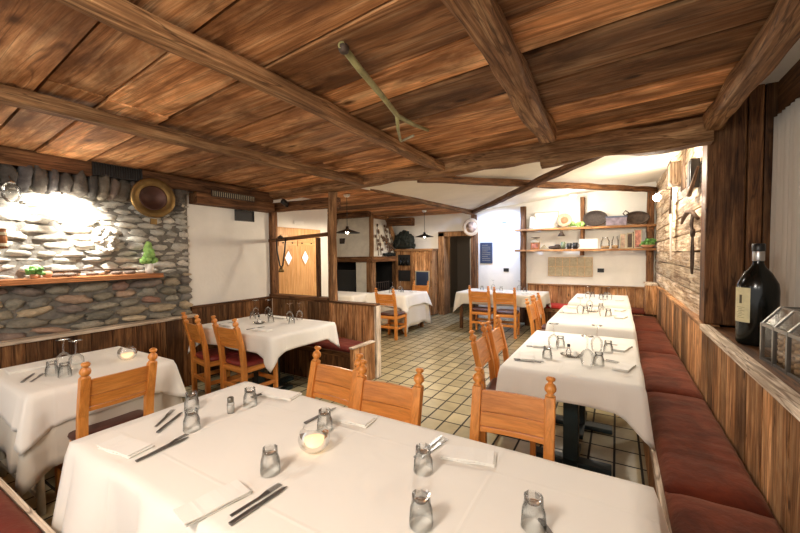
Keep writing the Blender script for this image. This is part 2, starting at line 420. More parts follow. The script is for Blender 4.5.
# main plank ceiling: boards run across the room, sloping down to the left
def zc(x, y): return 2.585 + .031*x
b=MB(); rnd=random.Random(4)
y=-1.9
while y < 3.95:
    wd=rnd.choice([.24,.28,.33,.37,.42]); x=-5.0
    cuts=[-5.2]+sorted(rnd.sample([-2.69,-1.665,-.49],rnd.choice([1,2])))+[.63]
    for a, c in zip(cuts[:-1], cuts[1:]):
        if c-a < .3: continue
        lift=rnd.uniform(0,.03); ti=rnd.random()
        vs=[]
        for (xx, yy) in ((a,y),(c-.004,y),(c-.004,y+wd-rnd.uniform(.012,.028)),(a,y+wd-rnd.uniform(.012,.028))):
            vs.append((xx, yy-.063*(xx+.5), zc(xx,yy)+lift))
        vs+= [(v[0],v[1],v[2]+.03) for v in vs]
        b.add(vs, [(0,1,2,3),(7,6,5,4),(0,4,5,1),(1,5,6,2),(2,6,7,3),(3,7,4,0)], ti)
    y+=wd
struct(b.build('ceiling', WD('ceil','X',.62)), 'old reddish brown plank ceiling over the near room')
struct(MB().box(-5.2,.64,-1.9,3.85,2.70,2.74).build('ceiling', M['soot_and_shade']), 'dark underside above the planks')
struct(MB().box(-5.0,.64,3.72,3.76,2.50,2.74,.3).build('trim_17', WD('darkbeam','X')), 'fascia board above the cross beam')
# rear white plaster ceiling (sloped) and low rear board ceiling
def zp(x, y):
    u=(x+2.95)/3.55; v=(y-3.7)/4.9
    return (2.42*(1-u)+2.64*u)*(1-v)+(2.57*(1-u)+2.90*u)*v
vs=[];fs=[];nx=8;ny=10
for j in range(ny+1):
    for i in range(nx+1):
        x=-2.95+3.75*i/nx; yy=3.75+5.0*j/ny; vs.append((x,yy,zp(x,yy)))
for j in range(ny):
    for i in range(nx): k=j*(nx+1)+i; fs.append((k,k+1,k+nx+2,k+nx+1))
o=MB().add(vs,fs).build('ceiling', M['plaster_ceiling']); q=o.modifiers.new('t','SOLIDIFY'); q.thickness=.05; q.offset=1
struct(o, 'cream plaster ceiling of the rear room between slanting beams')
b=MB(); y=3.75
while y<8.8:
    wd=rnd.uniform(.22,.34); b.box(-6.6,-2.9,y,y+wd-.008,2.545+rnd.uniform(0,.01),2.60,rnd.random()); y+=wd
struct(b.build('ceiling', WD('ceil','X',.62)), 'dark board ceiling above the fireplace')

# left wall with river stone
XL=-4.4
MB_=MB().box(-4.75,-4.47,-1.6,2.52,0,2.6); struct(MB_.build('wall_left', M['mortar']), 'mortared left wall behind the field stones')
def stones(rows, y0, y1, mat, name, label, xface, depth, wmin, wmax, seed, jitter=.2, pw=.7, tilt=0):
    rr=random.Random(seed); b=MB()
    for (za, zb) in rows:
        y=y0-rr.random()*.1
        while y<y1:
            w=rr.uniform(wmin,wmax)*(.6+ (zb-za)*5)
            w=min(w, y1-y+.04)
            if w<.05: break
            h=(zb-za)*rr.uniform(.86,1.08)
            tm=Euler((rr.uniform(-1,1)*tilt,0,0)).to_matrix().to_4x4()
            b.blob((xface-rr.uniform(0,.02), y+w/2, (za+zb)/2+rr.uniform(-.008,.008)), depth*rr.uniform(.7,1.15), w/2*(1.04 if 'slate' in mat.name else .93), h/2*(1.06 if 'slate' in mat.name else .90), rr.random()*50, 7, 12, .55, rr.random(), pw, tm)
            y+=w+.006
    o=b.build(name, mat); return o
rr=random.Random(3)
def rows(z0,z1,a,bb):
    out=[]; z=z0
    while z<z1-.01:
        h=min(rr.uniform(a,bb), z1-z); out.append((z,z+h)); z+=h+.004
    return out
struct(stones(rows(.84,1.345,.06,.12), -1.5, 2.5, M['stone_low'], 'wall_left', '', XL-.055, .05, .11,.30, 5, tilt=.2, pw=.85), 'rounded river stones below the stone wall shelf')
struct(stones(rows(1.36,2.16,.045,.085), -1.5, 2.5, M['stone_up'], 'wall_left', '', XL-.09, .06, .14,.30, 9, pw=.8, tilt=.12), 'thin slates stacked above the stone wall shelf, coloured paler as if lamp-lit')
# relieving arch of upright stones
b=MB(); rr=random.Random(8)
y=-1.2
while y<2.32:
    w=rr.uniform(.06,.12); cz=2.23-.09*max(0,((y-.9)/1.4))**2*0
    h=rr.uniform(.20,.25); a=(y-1.0)*-.28+rr.uniform(-.12,.12)
    b.blob((XL+(.02 if y<1.7 else -.03), y+w/2, cz), .08, w/2*1.12, h/2, rr.random()*40, 8, 14, .35, rr.random(), .7, Euler((a,0,0)).to_matrix().to_4x4()); y+=w
for i in range(7):
    b.blob((XL-.02, 2.28+rr.uniform(0,.18), 2.1+.05*i), .06, .09, .035, rr.random()*40, 6, 10, .5, rr.random(), .75)
struct(b.build('wall_left', M['stone_arch']), 'upright stones of the arch above the lit niche, coloured dark as shaded')
# white plastered stretch of left wall up to the door
struct(MB().box(-4.85,-4.5,2.5,3.75,0,2.6).build('wall_left', M['plaster']), 'white plaster wall between the stones and the partition post')
b=MB().box(-5.0,-4.72,3.75,4.0,0,2.6).box(-5.0,-4.72,5.02,5.3,0,2.6).box(-5.0,-4.72,4.0,5.02,1.98,2.6)
struct(b.build('wall_left', M['plaster']), 'white plaster wall around the pine door')
struct(MB().box(-6.6,-5.0,5.2,5.3,0,2.6).build('wall_rear_left', M['plaster']), 'white return wall beside the fireplace')
struct(MB().box(-6.6,-6.45,5.3,8.7,0,2.6).build('wall_rear_left', M['plaster']), 'white side wall of the fireplace corner')
# back wall with doorway
b=MB().box(-6.6,-3.78,8.6,8.8,0,2.62).box(-3.78,-2.92,8.6,8.8,2.0,2.62).box(-2.92,1.0,8.6,8.8,0,3.0)
struct(b.build('wall_back', M['plaster']), 'white back wall behind the shelves and the dark doorway')
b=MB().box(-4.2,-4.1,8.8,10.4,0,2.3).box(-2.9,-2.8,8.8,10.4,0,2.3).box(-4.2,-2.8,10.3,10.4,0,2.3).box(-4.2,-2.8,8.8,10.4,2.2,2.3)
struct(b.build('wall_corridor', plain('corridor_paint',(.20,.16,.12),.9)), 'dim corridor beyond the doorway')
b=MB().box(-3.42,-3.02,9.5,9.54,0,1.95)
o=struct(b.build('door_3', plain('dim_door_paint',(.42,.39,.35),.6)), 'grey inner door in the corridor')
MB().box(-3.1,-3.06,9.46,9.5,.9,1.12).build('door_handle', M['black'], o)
# dark wall panelling left
def planks_x(name, label, x, y0, y1, z0, z1, mat, wmin=.12, wmax=.22, seed=1, th=.03, cap=None, sign=1, lean=0):
    r_=random.Random(seed); b=MB(); y=y0
    while y<y1-.01:
        w=min(r_.uniform(wmin,wmax), y1-y); e=r_.uniform(0,.006)*sign
        b.box(x-th*sign, x+e, y+.002, y+w-.002, z0, z1, r_.random()); y+=w
    return struct(b.build(name, mat, bevel=.002), label)
planks_x('trim_1', 'dark plank panelling under the stone wall', -4.37, -1.5, 2.52, 0, .815, WD('darkwains','Z'), seed=4, th=.08)
struct(MB().box(-4.46,-4.335,-1.5,2.54,.815,.845,.9).build('trim_2', WD('pale','Y'), bevel=.003), 'thin pale rail on top of the left panelling')
planks_x('trim_3', 'dark plank panelling under the white left wall', -4.47, 2.54, 3.76, 0, .90, WD('darkwains','Z'), seed=14, th=.028)
struct(MB().box(-4.53,-4.455,2.54,3.76,.90,.93,.3).build('trim_4', WD('darkbeam','Y'), bevel=.003), 'dark rail on top of the panelling by the set table')
# back wainscot
def planks_y(name, label, y, x0, x1, z0, z1, mat, wmin=.1, wmax=.2, seed=1, th=.03, struct_=True, parent=None):
    r_=random.Random(seed); b=MB(); x=x0
    while x<x1-.01:
        w=min(r_.uniform(wmin,wmax), x1-x); e=r_.uniform(0,.006)
        b.box(x+.002, x+w-.002, y-e, y+th, z0, z1, r_.random()); x+=w
    o=b.build(name, mat, parent, bevel=.002)
    return struct(o, label) if struct_ else o
planks_y('trim_5', 'brown plank panelling along the back wall', 8.55, -1.72, .60, 0, .84, WD('wains','Z'), seed=6, th=.05)
struct(MB().box(-1.72,.60,8.52,8.6,.84,.87,.5).build('trim_6', WD('beam','X'), bevel=.003), 'rail on top of the back wall panelling')
# right wall
planks_x('trim_7', 'warm brown plank panelling behind the right bench', .60, -1.5, 8.55, 0, .94, WD('wains','Z'), .14,.24, seed=21, th=.05, sign=-1)
struct(MB().box(.585,.70,3.72,8.55,.94,.97,.5).build('trim_8', WD('wains','Y'), bevel=.004), 'narrow ledge on top of the right panelling')
struct(MB().box(.575,.64,-1.5,3.72,.93,.975,.9).build('trim_9', WD('pale','Y'), bevel=.006), 'worn pale front edge of the window sill')
struct(MB().box(.64,1.06,-1.5,3.72,.90,.962,.35).build('trim_10', WD('darkwains','Y'), bevel=.003), 'wide dark window sill board')
# horizontal log wall, right rear
r_=random.Random(12); b=MB(); z=.97
while z<2.95:
    h=r_.uniform(.16,.24); n=14; vs=[]; fs=[]
    ti=r_.random()
    for i in range(n+1):
        yy=3.9+4.7*i/n
        for k,(dx,dz) in enumerate(((.12,0),(.035,.0),(.006,.02),(0,.5),(.006,.96),(.035,.99),(.12,.99))):
            nz=.014*noise.noise(Vector((yy*1.3,z*5,k)))
            vs.append((.635+dx*1.0+.018*noise.noise(Vector((yy*2,z*7+dz,3))), yy, z+dz*h+ (nz if 0<k<6 else 0)))
    for i in range(n):
        for k in range(6): fs.append((i*7+k,i*7+k+1,(i+1)*7+k+1,(i+1)*7+k))
    b.add(vs,fs,ti,False); z+=h+.004
struct(b.build('wall_right', WD('logs','Y')), 'weathered horizontal timber wall with hanging farm tools, whitened as if lamp-lit')
struct(MB().box(.75,.95,3.9,8.6,0,3.0).build('wall_right', M['soot_and_shade']), 'core of the right wall')
# window bay
struct(MB().box(1.10,1.2,-1.6,3.95,0,2.95).build('wall_right', M['plaster']), 'outer wall of the window bay')
struct(MB().box(.645,1.15,-1.6,4.0,2.783,2.86).build('ceiling', M['plaster']), 'white plaster soffit above the window bay')
struct(MB().box(1.0,1.09,-1.6,3.90,2.50,2.79,.2).build('trim_11', WD('darkwains','Y')), 'dark wood lintel above the curtain')
w=struct(MB().box(1.06,1.10,.2,3.5,.97,2.5).build('window_1', WD('darkwains','Z')), 'window behind the beige curtain')
MB().box(1.05,1.06,.3,3.4,1.05,2.45).build('window_pane', M['pane'], w)
# curtain with pleats
vs=[];fs=[];n=170
for j in range(9):
    zz=1.0+(2.5-1.0)*j/8
    for i in range(n+1):
        yy=.1+3.57*i/n
        vs.append((1.0-.035+.016*math.sin(yy*88+.6*math.sin(yy*5))*(1-.2*j/8)+.006*noise.noise(Vector((yy*3,zz,2))), yy, zz))
for j in range(8):
    for i in range(n): k=j*(n+1)+i; fs.append((k,k+1,k+n+2,k+n+1))
b=MB(); b.add(vs,fs,.5,True)
tag(b.build('curtain', M['curtain'], thick=.002), 'long greyish beige pleated curtain hanging in the right window bay', 'curtain')
# big post between bay and log wall
t=empty('timber_post', (.60,3.72,.975), 0, 'broad dark timber post at the end of the window sill', 'post')
b=MB(); b.box(0,.235,0,.2,0,1.81,.35); b.build('board', WD('darkwains','Z'), t, bevel=.012)
b=MB(); b.box(.243,.33,.012,.2,0,1.81,.75); b.build('board', WD('darkwains','Z'), t, bevel=.008)
b=MB(); b.box(.337,.47,.02,.2,0,1.81,.1); b.build('board', WD('darkwains','Z'), t, bevel=.006)

# ------------------------------------------------------------ beams and posts
BW=WD('beam','X'); DB=WD('darkbeam','X')
beam('ceiling_beam', (-4.45,3.72,2.465), (.62,3.72,2.505), .20, .17, BW, 'long cross beam at the edge of the plank ceiling', .022, 1, n=50)
beam('ceiling_beam', (-.62,3.66,2.40), (.62,3.68,2.43), .14, .11, BW, 'short knobbly timber tucked under the right end of the cross beam', .035, 17, n=26)
beam('ceiling_beam', (-1.645,-1.6,2.49), (-1.66,3.64,2.485), .12, .08, BW, 'ceiling beam running from upper left towards the photo centre', .014, 2)
beam('ceiling_beam', (-3.09,-1.6,2.45), (-2.69,3.64,2.425), .12, .085, BW, 'ceiling beam nearer the stone wall', .012, 3)
beam('ceiling_beam', (-.475,-1.6,2.51), (-.50,3.25,2.51), .14, .12, BW, 'thick short ceiling beam with a sawn end, top centre', .02, 4)
beam('ceiling_beam', (.59,-1.6,2.55), (.63,3.64,2.53), .13, .13, BW, 'rough ceiling beam above the window bay', .022, 5)
beam('ceiling_beam', (-2.92,3.8,2.49), (-2.98,8.45,2.53), .13, .12, BW, 'brown beam edging the low boards in front of the doorway', .012, 6)
beam('ceiling_beam', (-2.0,3.84,2.43), (.60,8.35,2.71), .10, .09, DB, 'slim beam crossing the cream ceiling towards the back right corner', .01, 7)
beam('ceiling_beam', (-2.93,8.35,2.52), (-.12,3.84,2.46), .10, .08, DB, 'slanting dark beam from the wall plate towards the cross beam', .012, 8)
beam('ceiling_beam', (-4.9,3.90,2.28), (-3.28,3.90,2.26), .12, .14, DB, 'dark header beam above the open frame of the partition', .01, 9)
beam('ceiling_beam', (-6.3,6.9,2.47), (-4.9,6.9,2.47), .16, .13, DB, 'dark beam over the fireplace hood', .01, 10)
beam('ceiling_beam', (-5.0,7.9,2.36), (-4.3,7.9,2.34), .2, .2, DB, 'heavy squared beam near the pendant over the cabinet', .01, 11)
beam('timber_post', (-3.31,3.80,.93), (-3.29,3.78,2.38), .12, .12, WD('beam','X'), 'round weathered post rising from the middle of the partition', .02, 12, cat='post', round_=.8)
beam('timber_post', (-4.50,3.82,.93), (-4.50,3.82,2.2), .13, .11, DB, 'dark square post where white wall meets partition', .008, 13, cat='post')
beam('timber_post', (-2.93,8.42,.0), (-2.93,8.42,2.47), .12, .12, WD('darkbeam','X'), 'post right of the dark doorway holding the round plate', .01, 14, cat='post')
beam('timber_post', (-1.80,8.46,.0), (-1.80,8.46,2.58), .14, .12, DB, 'dark upright post at the left end of the wall shelves', .01, 15, cat='post')
beam('timber_post', (.55,8.46,.87), (.55,8.46,2.7), .13, .12, DB, 'brown upright at the right end of the wall shelves', .01, 16, cat='post')
beam('timber_post', (-.62,8.53,1.49), (-.62,8.53,2.69), .22, .08, DB, 'short brown board behind the middle of the shelves', .006, 18, cat='post')
# trim boards at top of left wall
b=MB().box(-4.42,-4.33,-1.6,1.55,2.315,2.46,.5).box(-4.42,-4.33,1.98,3.7,2.315,2.46,.3)
struct(b.build('trim_12', WD('darkbeam','Y'), bevel=.004), 'dark board along the top of the left wall')
def grille(loc, w, h, n, label, rz=0, rotx=0, frame=None):
    t=empty('vent_grille', loc, rz, label, 'vent')
    MB().box(-.01,.0,-w/2,w/2,-h/2,h/2).build('backing', M['grille'], t)
    f=MB(); e=.008
    f.box(0,.012,-w/2,w/2,h/2-e,h/2).box(0,.012,-w/2,w/2,-h/2,-h/2+e).box(0,.012,-w/2,-w/2+e,-h/2+e,h/2-e).box(0,.012,w/2-e,w/2,-h/2+e,h/2-e)
    f.build('frame', frame or M['black'], t)
    s=MB()
    for i in range(n):
        y=-w/2+w*(i+.5)/n; s.box(.002,.009,y-.003,y+.003,-h/2+e,h/2-e)
    s.build('slats', frame or M['black'], t)
    return t
grille((-4.335,1.765,2.40), .43, .13, 20, 'black slotted vent in the board above the stone wall')
t=grille((-4.315,3.05,2.32), .62, .075, 22, 'long brown vent with pale slots above the white wall', frame=M['straw'])
for c_ in t.children:
    if c_.name.startswith('frame'): c_.data.materials[0]=M['iron']
t=grille((-4.49,3.33,2.10), .30, .15, 0, 'small dark rectangular vent high on the white left wall')
struct(MB().box(-4.50,-4.33,2.56,3.72,2.18,2.312,.4).build('trim_13', WD('darkbeam','Y'), bevel=.004), 'brown board along the top of the white left wall')

# ------------------------------------------------------------ partition and its frame
t=empty('partition', (-3.55,3.80,0), 0, 'low plank partition behind the bench with dark top rail', 'partition')
planks_y('plank_panel','', -.03, -.92, .95, 0, .90, WD('wains','Z'), seed=31, th=.06, struct_=False, parent=t)
MB().box(-.95,.97,-.06,.06,.90,.925,.3).build('top_rail', WD('darkbeam','X'), t, bevel=.004)
MB().box(.95,.985,-.05,.05,0,.90,.9).build('end_strip', WD('pale','Z'), t, bevel=.003)
t=empty('timber_rail_frame', (-3.95,3.80,.925), 0, 'dark horizontal rail with upright forming an open frame above the partition', 'frame')
beam('rail', (-.62,-.04,.83), (.62,-.04,.90), .05,.05, WD('darkbeam','X'), parent=t, rough=.006, seed=41)
MB().box(.37,.41,-.03,.03,0,.86,.4).build('upright', WD('darkbeam','Z'), t, bevel=.003)
MB().box(-.55,.6,-.07,.07,0,.04,.5).build('sill', WD('darkbeam','X'), t, bevel=.004)
# yoke strap with bell hanging from rail
t=empty('bell_strap', (-4.21,3.73,1.78), 0, 'black leather strap with small brass bell hanging from the rail', 'bell strap')
MB().tube([(-.10,0,0),(-.085,-.01,-.16),(-.03,-.012,-.38),(.0,-.012,-.42),(.03,-.012,-.38),(.075,-.01,-.16),(.09,0,.01)], .011, 6).build('strap', M['black'], t)
MB().lathe([(.0,.0),(.018,-.005),(.03,-.03),(.04,-.075),(.036,-.08),(.0,-.06)], 14, rotm((0,-.012,-.40))).build('bell', M['brass'], t)
MB().lathe([(.0,.03),(.045,.0),(.03,-.03),(.0,-.03)], 12, rotm((0,-.02,.03))).build('strap_buckle', M['iron'], t)
# spotlight on header
t=empty('spotlight', (-4.1,3.70,2.30), 0, 'small black spotlight on the header beam above the frame', 'spotlight')
MB().lathe([(.03,-.06),(.04,-.05),(.04,.04),(.02,.06),(0,.06)], 14, rotm((0,0,0),(R(75),0,R(20)))).build('lamp_head', M['black'], t)
MB().lathe([(0,-.052),(.026,-.052)], 14, rotm((0,0,0),(R(75),0,R(20)))).build('lens', M['steel'], t)
MB().box(-.01,.01,.02,.06,-.06,.02).build('bracket', M['black'], t)

# pine door on left wall
t=struct(MB().box(-4.78,-4.70,4.06,4.96,0,1.88,.5).build('door_1', WD('door','Z')), 'light pine door with two diamond panes')
for yy in (4.30,4.68):
    m_=Matrix(((0,0,1,-4.698),(1,0,0,yy),(0,1,0,1.50),(0,0,0,1)))
    MB().prism([(-.075,0),(0,-.12),(.075,0),(0,.12)], .006, m_).build('diamond_pane', M['diamond'], t)
    f=MB()
    pts=[(-.085,0),(0,-.135),(.085,0),(0,.135)]
    for i in range(4):
        a,b2=pts[i],pts[(i+1)%4]; f.bar((-4.695,yy+a[0],1.5+a[1]),(-4.695,yy+b2[0],1.5+b2[1]),.016,.012,up=(1,0,0))
    f.build('pane_frame', WD('door','Z'), t)
f=MB()
for y0_,y1_ in ((4.10,4.47),(4.51,4.92)): f.box(-4.71,-4.688,y0_,y1_,1.70,1.80,.6)
f.build('coat_board', WD('door','Y'), t, bevel=.003)
k_=MB()
for yy in (4.18,4.38,4.6,4.82): k_.tube([(-4.69,yy,1.75),(-4.67,yy,1.75)],.012,8)
k_.build('pegs', M['iron'], t)
struct(MB().box(-4.74,-4.68,3.98,4.06,0,1.96,.5).box(-4.74,-4.68,4.96,5.04,0,1.96,.4).box(-4.74,-4.675,3.97,5.05,1.88,2.0,.6).build('trim_14', WD('door','Z'), bevel=.004), 'pine door frame')
MB_=MB().box(-.012,0,-.11,.11,-.03,.03); t=MB_.build('door_sign', M['paper'], loc=(-4.69,4.55,2.10)); tag(t,'small pale sign above the pine door','sign')
# doorway frame back
b=MB().box(-3.90,-3.74,8.50,8.9,0,2.08,.5).box(-2.96,-2.88,8.56,8.8,0,2.08,.3).box(-3.90,-2.90,8.50,8.7,1.98,2.1,.4)
struct(b.build('trim_15', WD('beam','Z'), bevel=.006), 'wide brown frame of the dark doorway')

# ------------------------------------------------------------ tables, cloths
def cloth(name, x0,x1,y0,y1, drop, corner, seed, mat, label, z=.754, flare=.03, wave=.012, group=None, crange=.15, sides=None):
    rr=random.Random(seed); cx,cy=(x0+x1)/2,(y0+y1)/2; hx,hy=(x1-x0)/2,(y1-y0)/2
    per=[]; step=.03
    def seg(ax,ay,bx,by,nx_,ny_,side):
        L=math.hypot(bx-ax,by-ay); n=max(4,int(L/step))
        for i in range(n):
            s_=i/n; p=(ax+(bx-ax)*s_, ay+(by-ay)*s_); dc=min(s_*L,(1-s_)*L)
            w=max(0,1-dc/crange)
            # blend normal toward the corner diagonal
            ca=((bx,by) if s_>.5 else (ax,ay)); dg=Vector((math.copysign(1,ca[0]),math.copysign(1,ca[1]))).normalized()
            nb=(Vector((nx_,ny_))*(1-w*.85)+dg*w*.85); 
            if nb.length>0: nb.normalize()
            per.append((p[0],p[1],nb.x,nb.y,w,len(per),side))
    seg(-hx,-hy,hx,-hy,0,-1,0); seg(hx,-hy,hx,hy,1,0,1); seg(hx,hy,-hx,hy,0,1,2); seg(-hx,hy,-hx,-hy,-1,0,3)
    n=len(per); vs=[]; fs=[]; ring=[]
    tops=[.0,.35,.7,.93,1.0]
    for s_ in tops[1:]:
        for p in per:
            zz=z+.0025*noise.noise(Vector((p[0]*s_*4+seed,p[1]*s_*4,1)))
            if s_<.93: zz+=.0
            vs.append((cx+p[0]*s_, cy+p[1]*s_, zz-(.0025 if s_==1.0 else 0)))
    K=8
    for k in range(1,K+1):
        t_=k/K
        for p in per:
            arc=p[5]*step
            dl=drop if not sides else sides[p[6]]
            d=dl+ (corner-dl)*p[4]**1.5 + .008*noise.noise(Vector((arc*3,seed,5)))
            fold=math.sin(arc*11+2.5*noise.noise(Vector((arc*1.3,seed,7))))
            amp=wave*(t_**.8)*(1+2.0*abs(noise.noise(Vector((arc*.9,seed*2,3)))))
            pin=-.05*math.exp(-((p[4]-.45)/.16)**2)*t_*(drop/.25)
            out=.008+flare*t_*(.6+.8*p[4])+amp*fold+pin + .03*p[4]**2*t_
            out=max(out,.006)
            vs.append((cx+p[0]+p[2]*out, cy+p[1]+p[3]*out, z-.004-d*t_))
    nr=4+K
    c_=len(vs); vs.append((cx,cy,z))
    for r_i in range(nr-1):
        for i in range(n):
            j=(i+1)%n; fs.append((r_i*n+i,(r_i+1)*n+i,(r_i+1)*n+j,r_i*n+j))
    for i in range(n): fs.append((c_,i,(i+1)%n))
    b=MB(); b.add([(a-cx,b_-cy,c-z) for a,b_,c in vs],fs,.5,True)
    o=b.build(name, mat, thick=.003); o.location=(cx,cy,z); tag(o,label,'tablecloth',group); return o
def table(x0,x1,y0,y1,label,style='ped',wmat=None, z=.745):
    cx,cy=(x0+x1)/2,(y0+y1)/2; hx,hy=(x1-x0)/2,(y1-y0)/2
    t=empty('dining_table',(cx,cy,0),0,label,'table')
    MB().box(-hx+.005,hx-.005,-hy+.005,hy-.005,z-.035,z,.5).build('tabletop', WD('darkwains','Y'), t, bevel=.004)
    if style=='ped':
        for s_ in (-1,1):
            yy=s_*(hy-.36)
            MB().box(-.05,.05,yy-.05,yy+.05,.04,z-.036).build('column', M['teal'], t, bevel=.006)
            MB().box(-.26,.26,yy-.05,yy+.05,.001,.04).box(-.05,.05,yy-.26,yy+.26,.001,.04).build('foot', M['teal'], t, bevel=.006)
    elif style=='cream':
        for sx in (-1,1):
            for sy in (-1,1):
                a=(sx*(hx-.06),sy*(hy-.05))
                MB().tube([(a[0],a[1],.001),(a[0]*.96,a[1],z-.04)],.02,10).build('leg', M['cream'], t)
        MB().box(-hx+.08,hx-.08,-hy+.035,-hy+.065,.10,.13).build('stretcher', M['cream'], t)
    else:
        for sx in (-1,1):
            for sy in (-1,1):
                x_,y_=sx*(hx-.08),sy*(hy-.08)
                MB().box(x_-.03,x_+.03,y_-.03,y_+.03,.001,z-.036,.4).build('leg', WD('darkwains','Z'), t, bevel=.003)
    return t
# name: x0,x1,y0,y1
T={'T1':(-2.02,.115,.61,1.48),'R2':(-.70,.15,2.56,3.95),'R3':(-.68,.17,4.48,6.05),'R4':(-.66,.18,6.42,7.9),
   'L2':(-4.12,-2.85,2.36,3.30),'LT':(-3.78,-2.90,.70,1.50),'C':(-4.35,-3.46,6.02,6.95),'D':(-2.85,-1.20,7.10,8.05),'E':(-5.3,-4.35,5.55,6.2)}
DESC={'T1':'large foreground table','R2':'nearest bench table on the right','R3':'middle bench table on the right','R4':'farthest bench table on the right',
 'L2':'table by the partition bench','LT':'small table under the stone wall','C':'table by the fireplace','D':'table at the blue-lit wall','E':'table behind the partition'}
for k,st in (('T1','wood'),('R2','ped'),('R3','ped'),('R4','ped'),('L2','ped'),('LT','cream'),('C','wood'),('D','wood'),('E','wood')):
    table(*T[k], {'T1':'long dining table hidden under the foreground white cloth','R2':'dining table on dark green pedestals, nearest in the bench row','R3':'dining table in the middle of the bench row','R4':'dining table at the far end of the bench row','L2':'dining table beside the partition bench with dark pedestals','LT':'small dining table on cream metal legs under the stone wall','C':'small dining table beside the fireplace','D':'dining table in front of the blue-lit wall','E':'table behind the plank partition'}[k], st)
cloth('tablecloth', *T['T1'], .30,.46, 1, M['cloth'], 'creamy white cloth with long hanging folds on the foreground table', flare=.04, wave=.045)
cloth('tablecloth', *T['R2'], .17,.34, 2, M['cloth'], 'white cloth with drooping corner on the nearest bench table', flare=.02, wave=.008, crange=.15)
cloth('tablecloth', *T['R3'], .15,.34, 3, M['cloth'], 'white cloth on the middle table of the bench row', flare=.02, wave=.006, crange=.14)
cloth('tablecloth', *T['R4'], .20,.34, 4, M['cloth'], 'white cloth on the farthest table of the bench row', flare=.02, wave=.006, crange=.14)
cloth('tablecloth', *T['L2'], .16,.31, 5, M['cloth'], 'white cloth with long corner drop beside the red-seated chairs', flare=.02, wave=.008, crange=.17)
cloth('tablecloth', *T['LT'], .44,.52, 6, M['undercloth'], 'longer beige under-cloth on the table below the stone wall', z=.751, flare=.05, wave=.016)
cloth('tablecloth', *T['LT'], .20,.30, 7, M['cloth'], 'short white top cloth on the table below the stone wall', z=.757, flare=.045, wave=.008)
cloth('tablecloth', *T['C'], .60,.70, 8, M['undercloth'], 'long lower cloth on the table beside the fireplace', z=.751, flare=.05, wave=.018)
cloth('tablecloth', *T['C'], .22,.32, 9, M['cloth'], 'short upper cloth on the table beside the fireplace', z=.757, flare=.06, wave=.01)
cloth('tablecloth', *T['D'], .22,.42, 10, M['undercloth'], 'cream cloth on the table in front of the blue-lit wall', flare=.03, wave=.015, crange=.17)
cloth('tablecloth', *T['E'], .15,.25, 11, M['cloth'], 'white cloth glimpsed behind the plank partition', flare=.02, wave=.008)

# ------------------------------------------------------------ chairs (local: faces +Y)
CW=WD('chair','Z'); CWx=WD('chair','X'); CWy=WD('chair','Y')
def make_chair(seatmat, seatname):
    t=empty('dining_chair',(0,0,0),0,'pine chair','chair')
    for s_ in (-1,1):
        p=MB(); x=s_*.18; w=.0245
        # rear post: straight leg, back leans above the seat
        secs=[(0,-.185),(.44,-.19),(.60,-.205),(.845,-.262)]
        vs=[];fs=[]
        for z_,y_ in secs:
            for dx,dy in ((-w,-.023),(w,-.023),(w,.023),(-w,.023)): vs.append((x+dx,y_+dy,z_+.001))
        for i in range(3):
            for k in range(4): fs.append((i*4+k,i*4+(k+1)%4,(i+1)*4+(k+1)%4,(i+1)*4+k))
        fs+=[(0,1,2,3),(12,13,14,15)]
        p.add(vs,fs,.5)
        po=p.build('rear_post', CW, t, bevel=.005)
        f=MB(); mm=rotm((x,-.262,.845),(R(13),0,0))
        f.lathe([(.024,0),(.0245,.004),(.016,.010),(.016,.014),(.027,.026),(.029,.038),(.024,.054),(.012,.064),(.012,.069),(.022,.076),(.023,.087),(.015,.094),(0,.095)],12,mm,.5)
        f.build('finial', CW, po)
        l=MB(); l.box(x-.02,x+.02,.165,.205,.001,.43,.5); l.build('front_leg', CW, t, bevel=.004)
        s=MB(); s.box(x-.012,x+.012,-.17,.17,.18,.22,.4); s.build('side_stretcher', CWy, t, bevel=.003)
        s=MB(); s.box(x-.013,x+.013,-.17,.166,.375,.43,.6); s.build('side_rail', CWy, t, bevel=.003)
    # back panel with slightly arched top, three grooved boards
    b=MB(); n=10
    def panel(z0,z1,ti,arch=0):
        vs=[];fs=[]
        for i in range(n+1):
            x=-.162+.324*i/n; u=(i/n-.5)*2; zt=z1+arch*(1-u*u)
            for (zz,th) in ((z0,0),(zt,0),(zt,1),(z0,1)):
                yb=-.205-(zz-.60)*.232; c=-.012*(1-u*u)
                vs.append((x,yb+c-.009+th*.018,zz))
        for i in range(n):
            for k in range(4): fs.append((i*4+k,i*4+(k+1)%4,(i+1)*4+(k+1)%4,(i+1)*4+k))
        fs+=[(0,1,2,3),tuple(n*4+k for k in (3,2,1,0))]
        b.add(vs,fs,ti)
    panel(.655,.722,.6); panel(.725,.826,.4,.002)
    b.build('backrest_panel', CWx, t, bevel=.002)
    b=MB(); panel(.625,.650,.8); b.build('backrest_rail', CWx, t, bevel=.003)
    MB().box(-.165,.165,-.2,-.175,.375,.43,.5).build('rear_rail', CWx, t, bevel=.003)
    MB().box(-.165,.165,.172,.198,.375,.43,.5).build('front_rail', CWx, t, bevel=.003)
    MB().box(-.165,.165,.175,.195,.20,.245,.5).build('front_stretcher', CWx, t, bevel=.003)
    MB().box(-.165,.165,-.197,-.177,.20,.245,.5).build('rear_stretcher', CWx, t, bevel=.003)
    c=MB(); c.blob((0,.01,.452),.205,.205,.03,3,8,24,.03,.5,.45)
    c.build('seat_cushion', seatmat, t)
    return t
cp=make_chair(M['brownseat'],'')
GR='pine chairs'
put(cp,(-1.55,1.53,0),R(180-2),'pine chair at the back of the foreground table, leftmost of three')
put(cp,(-1.07,1.44,0),R(180+3),'pine chair at the back of the foreground table, middle of three')
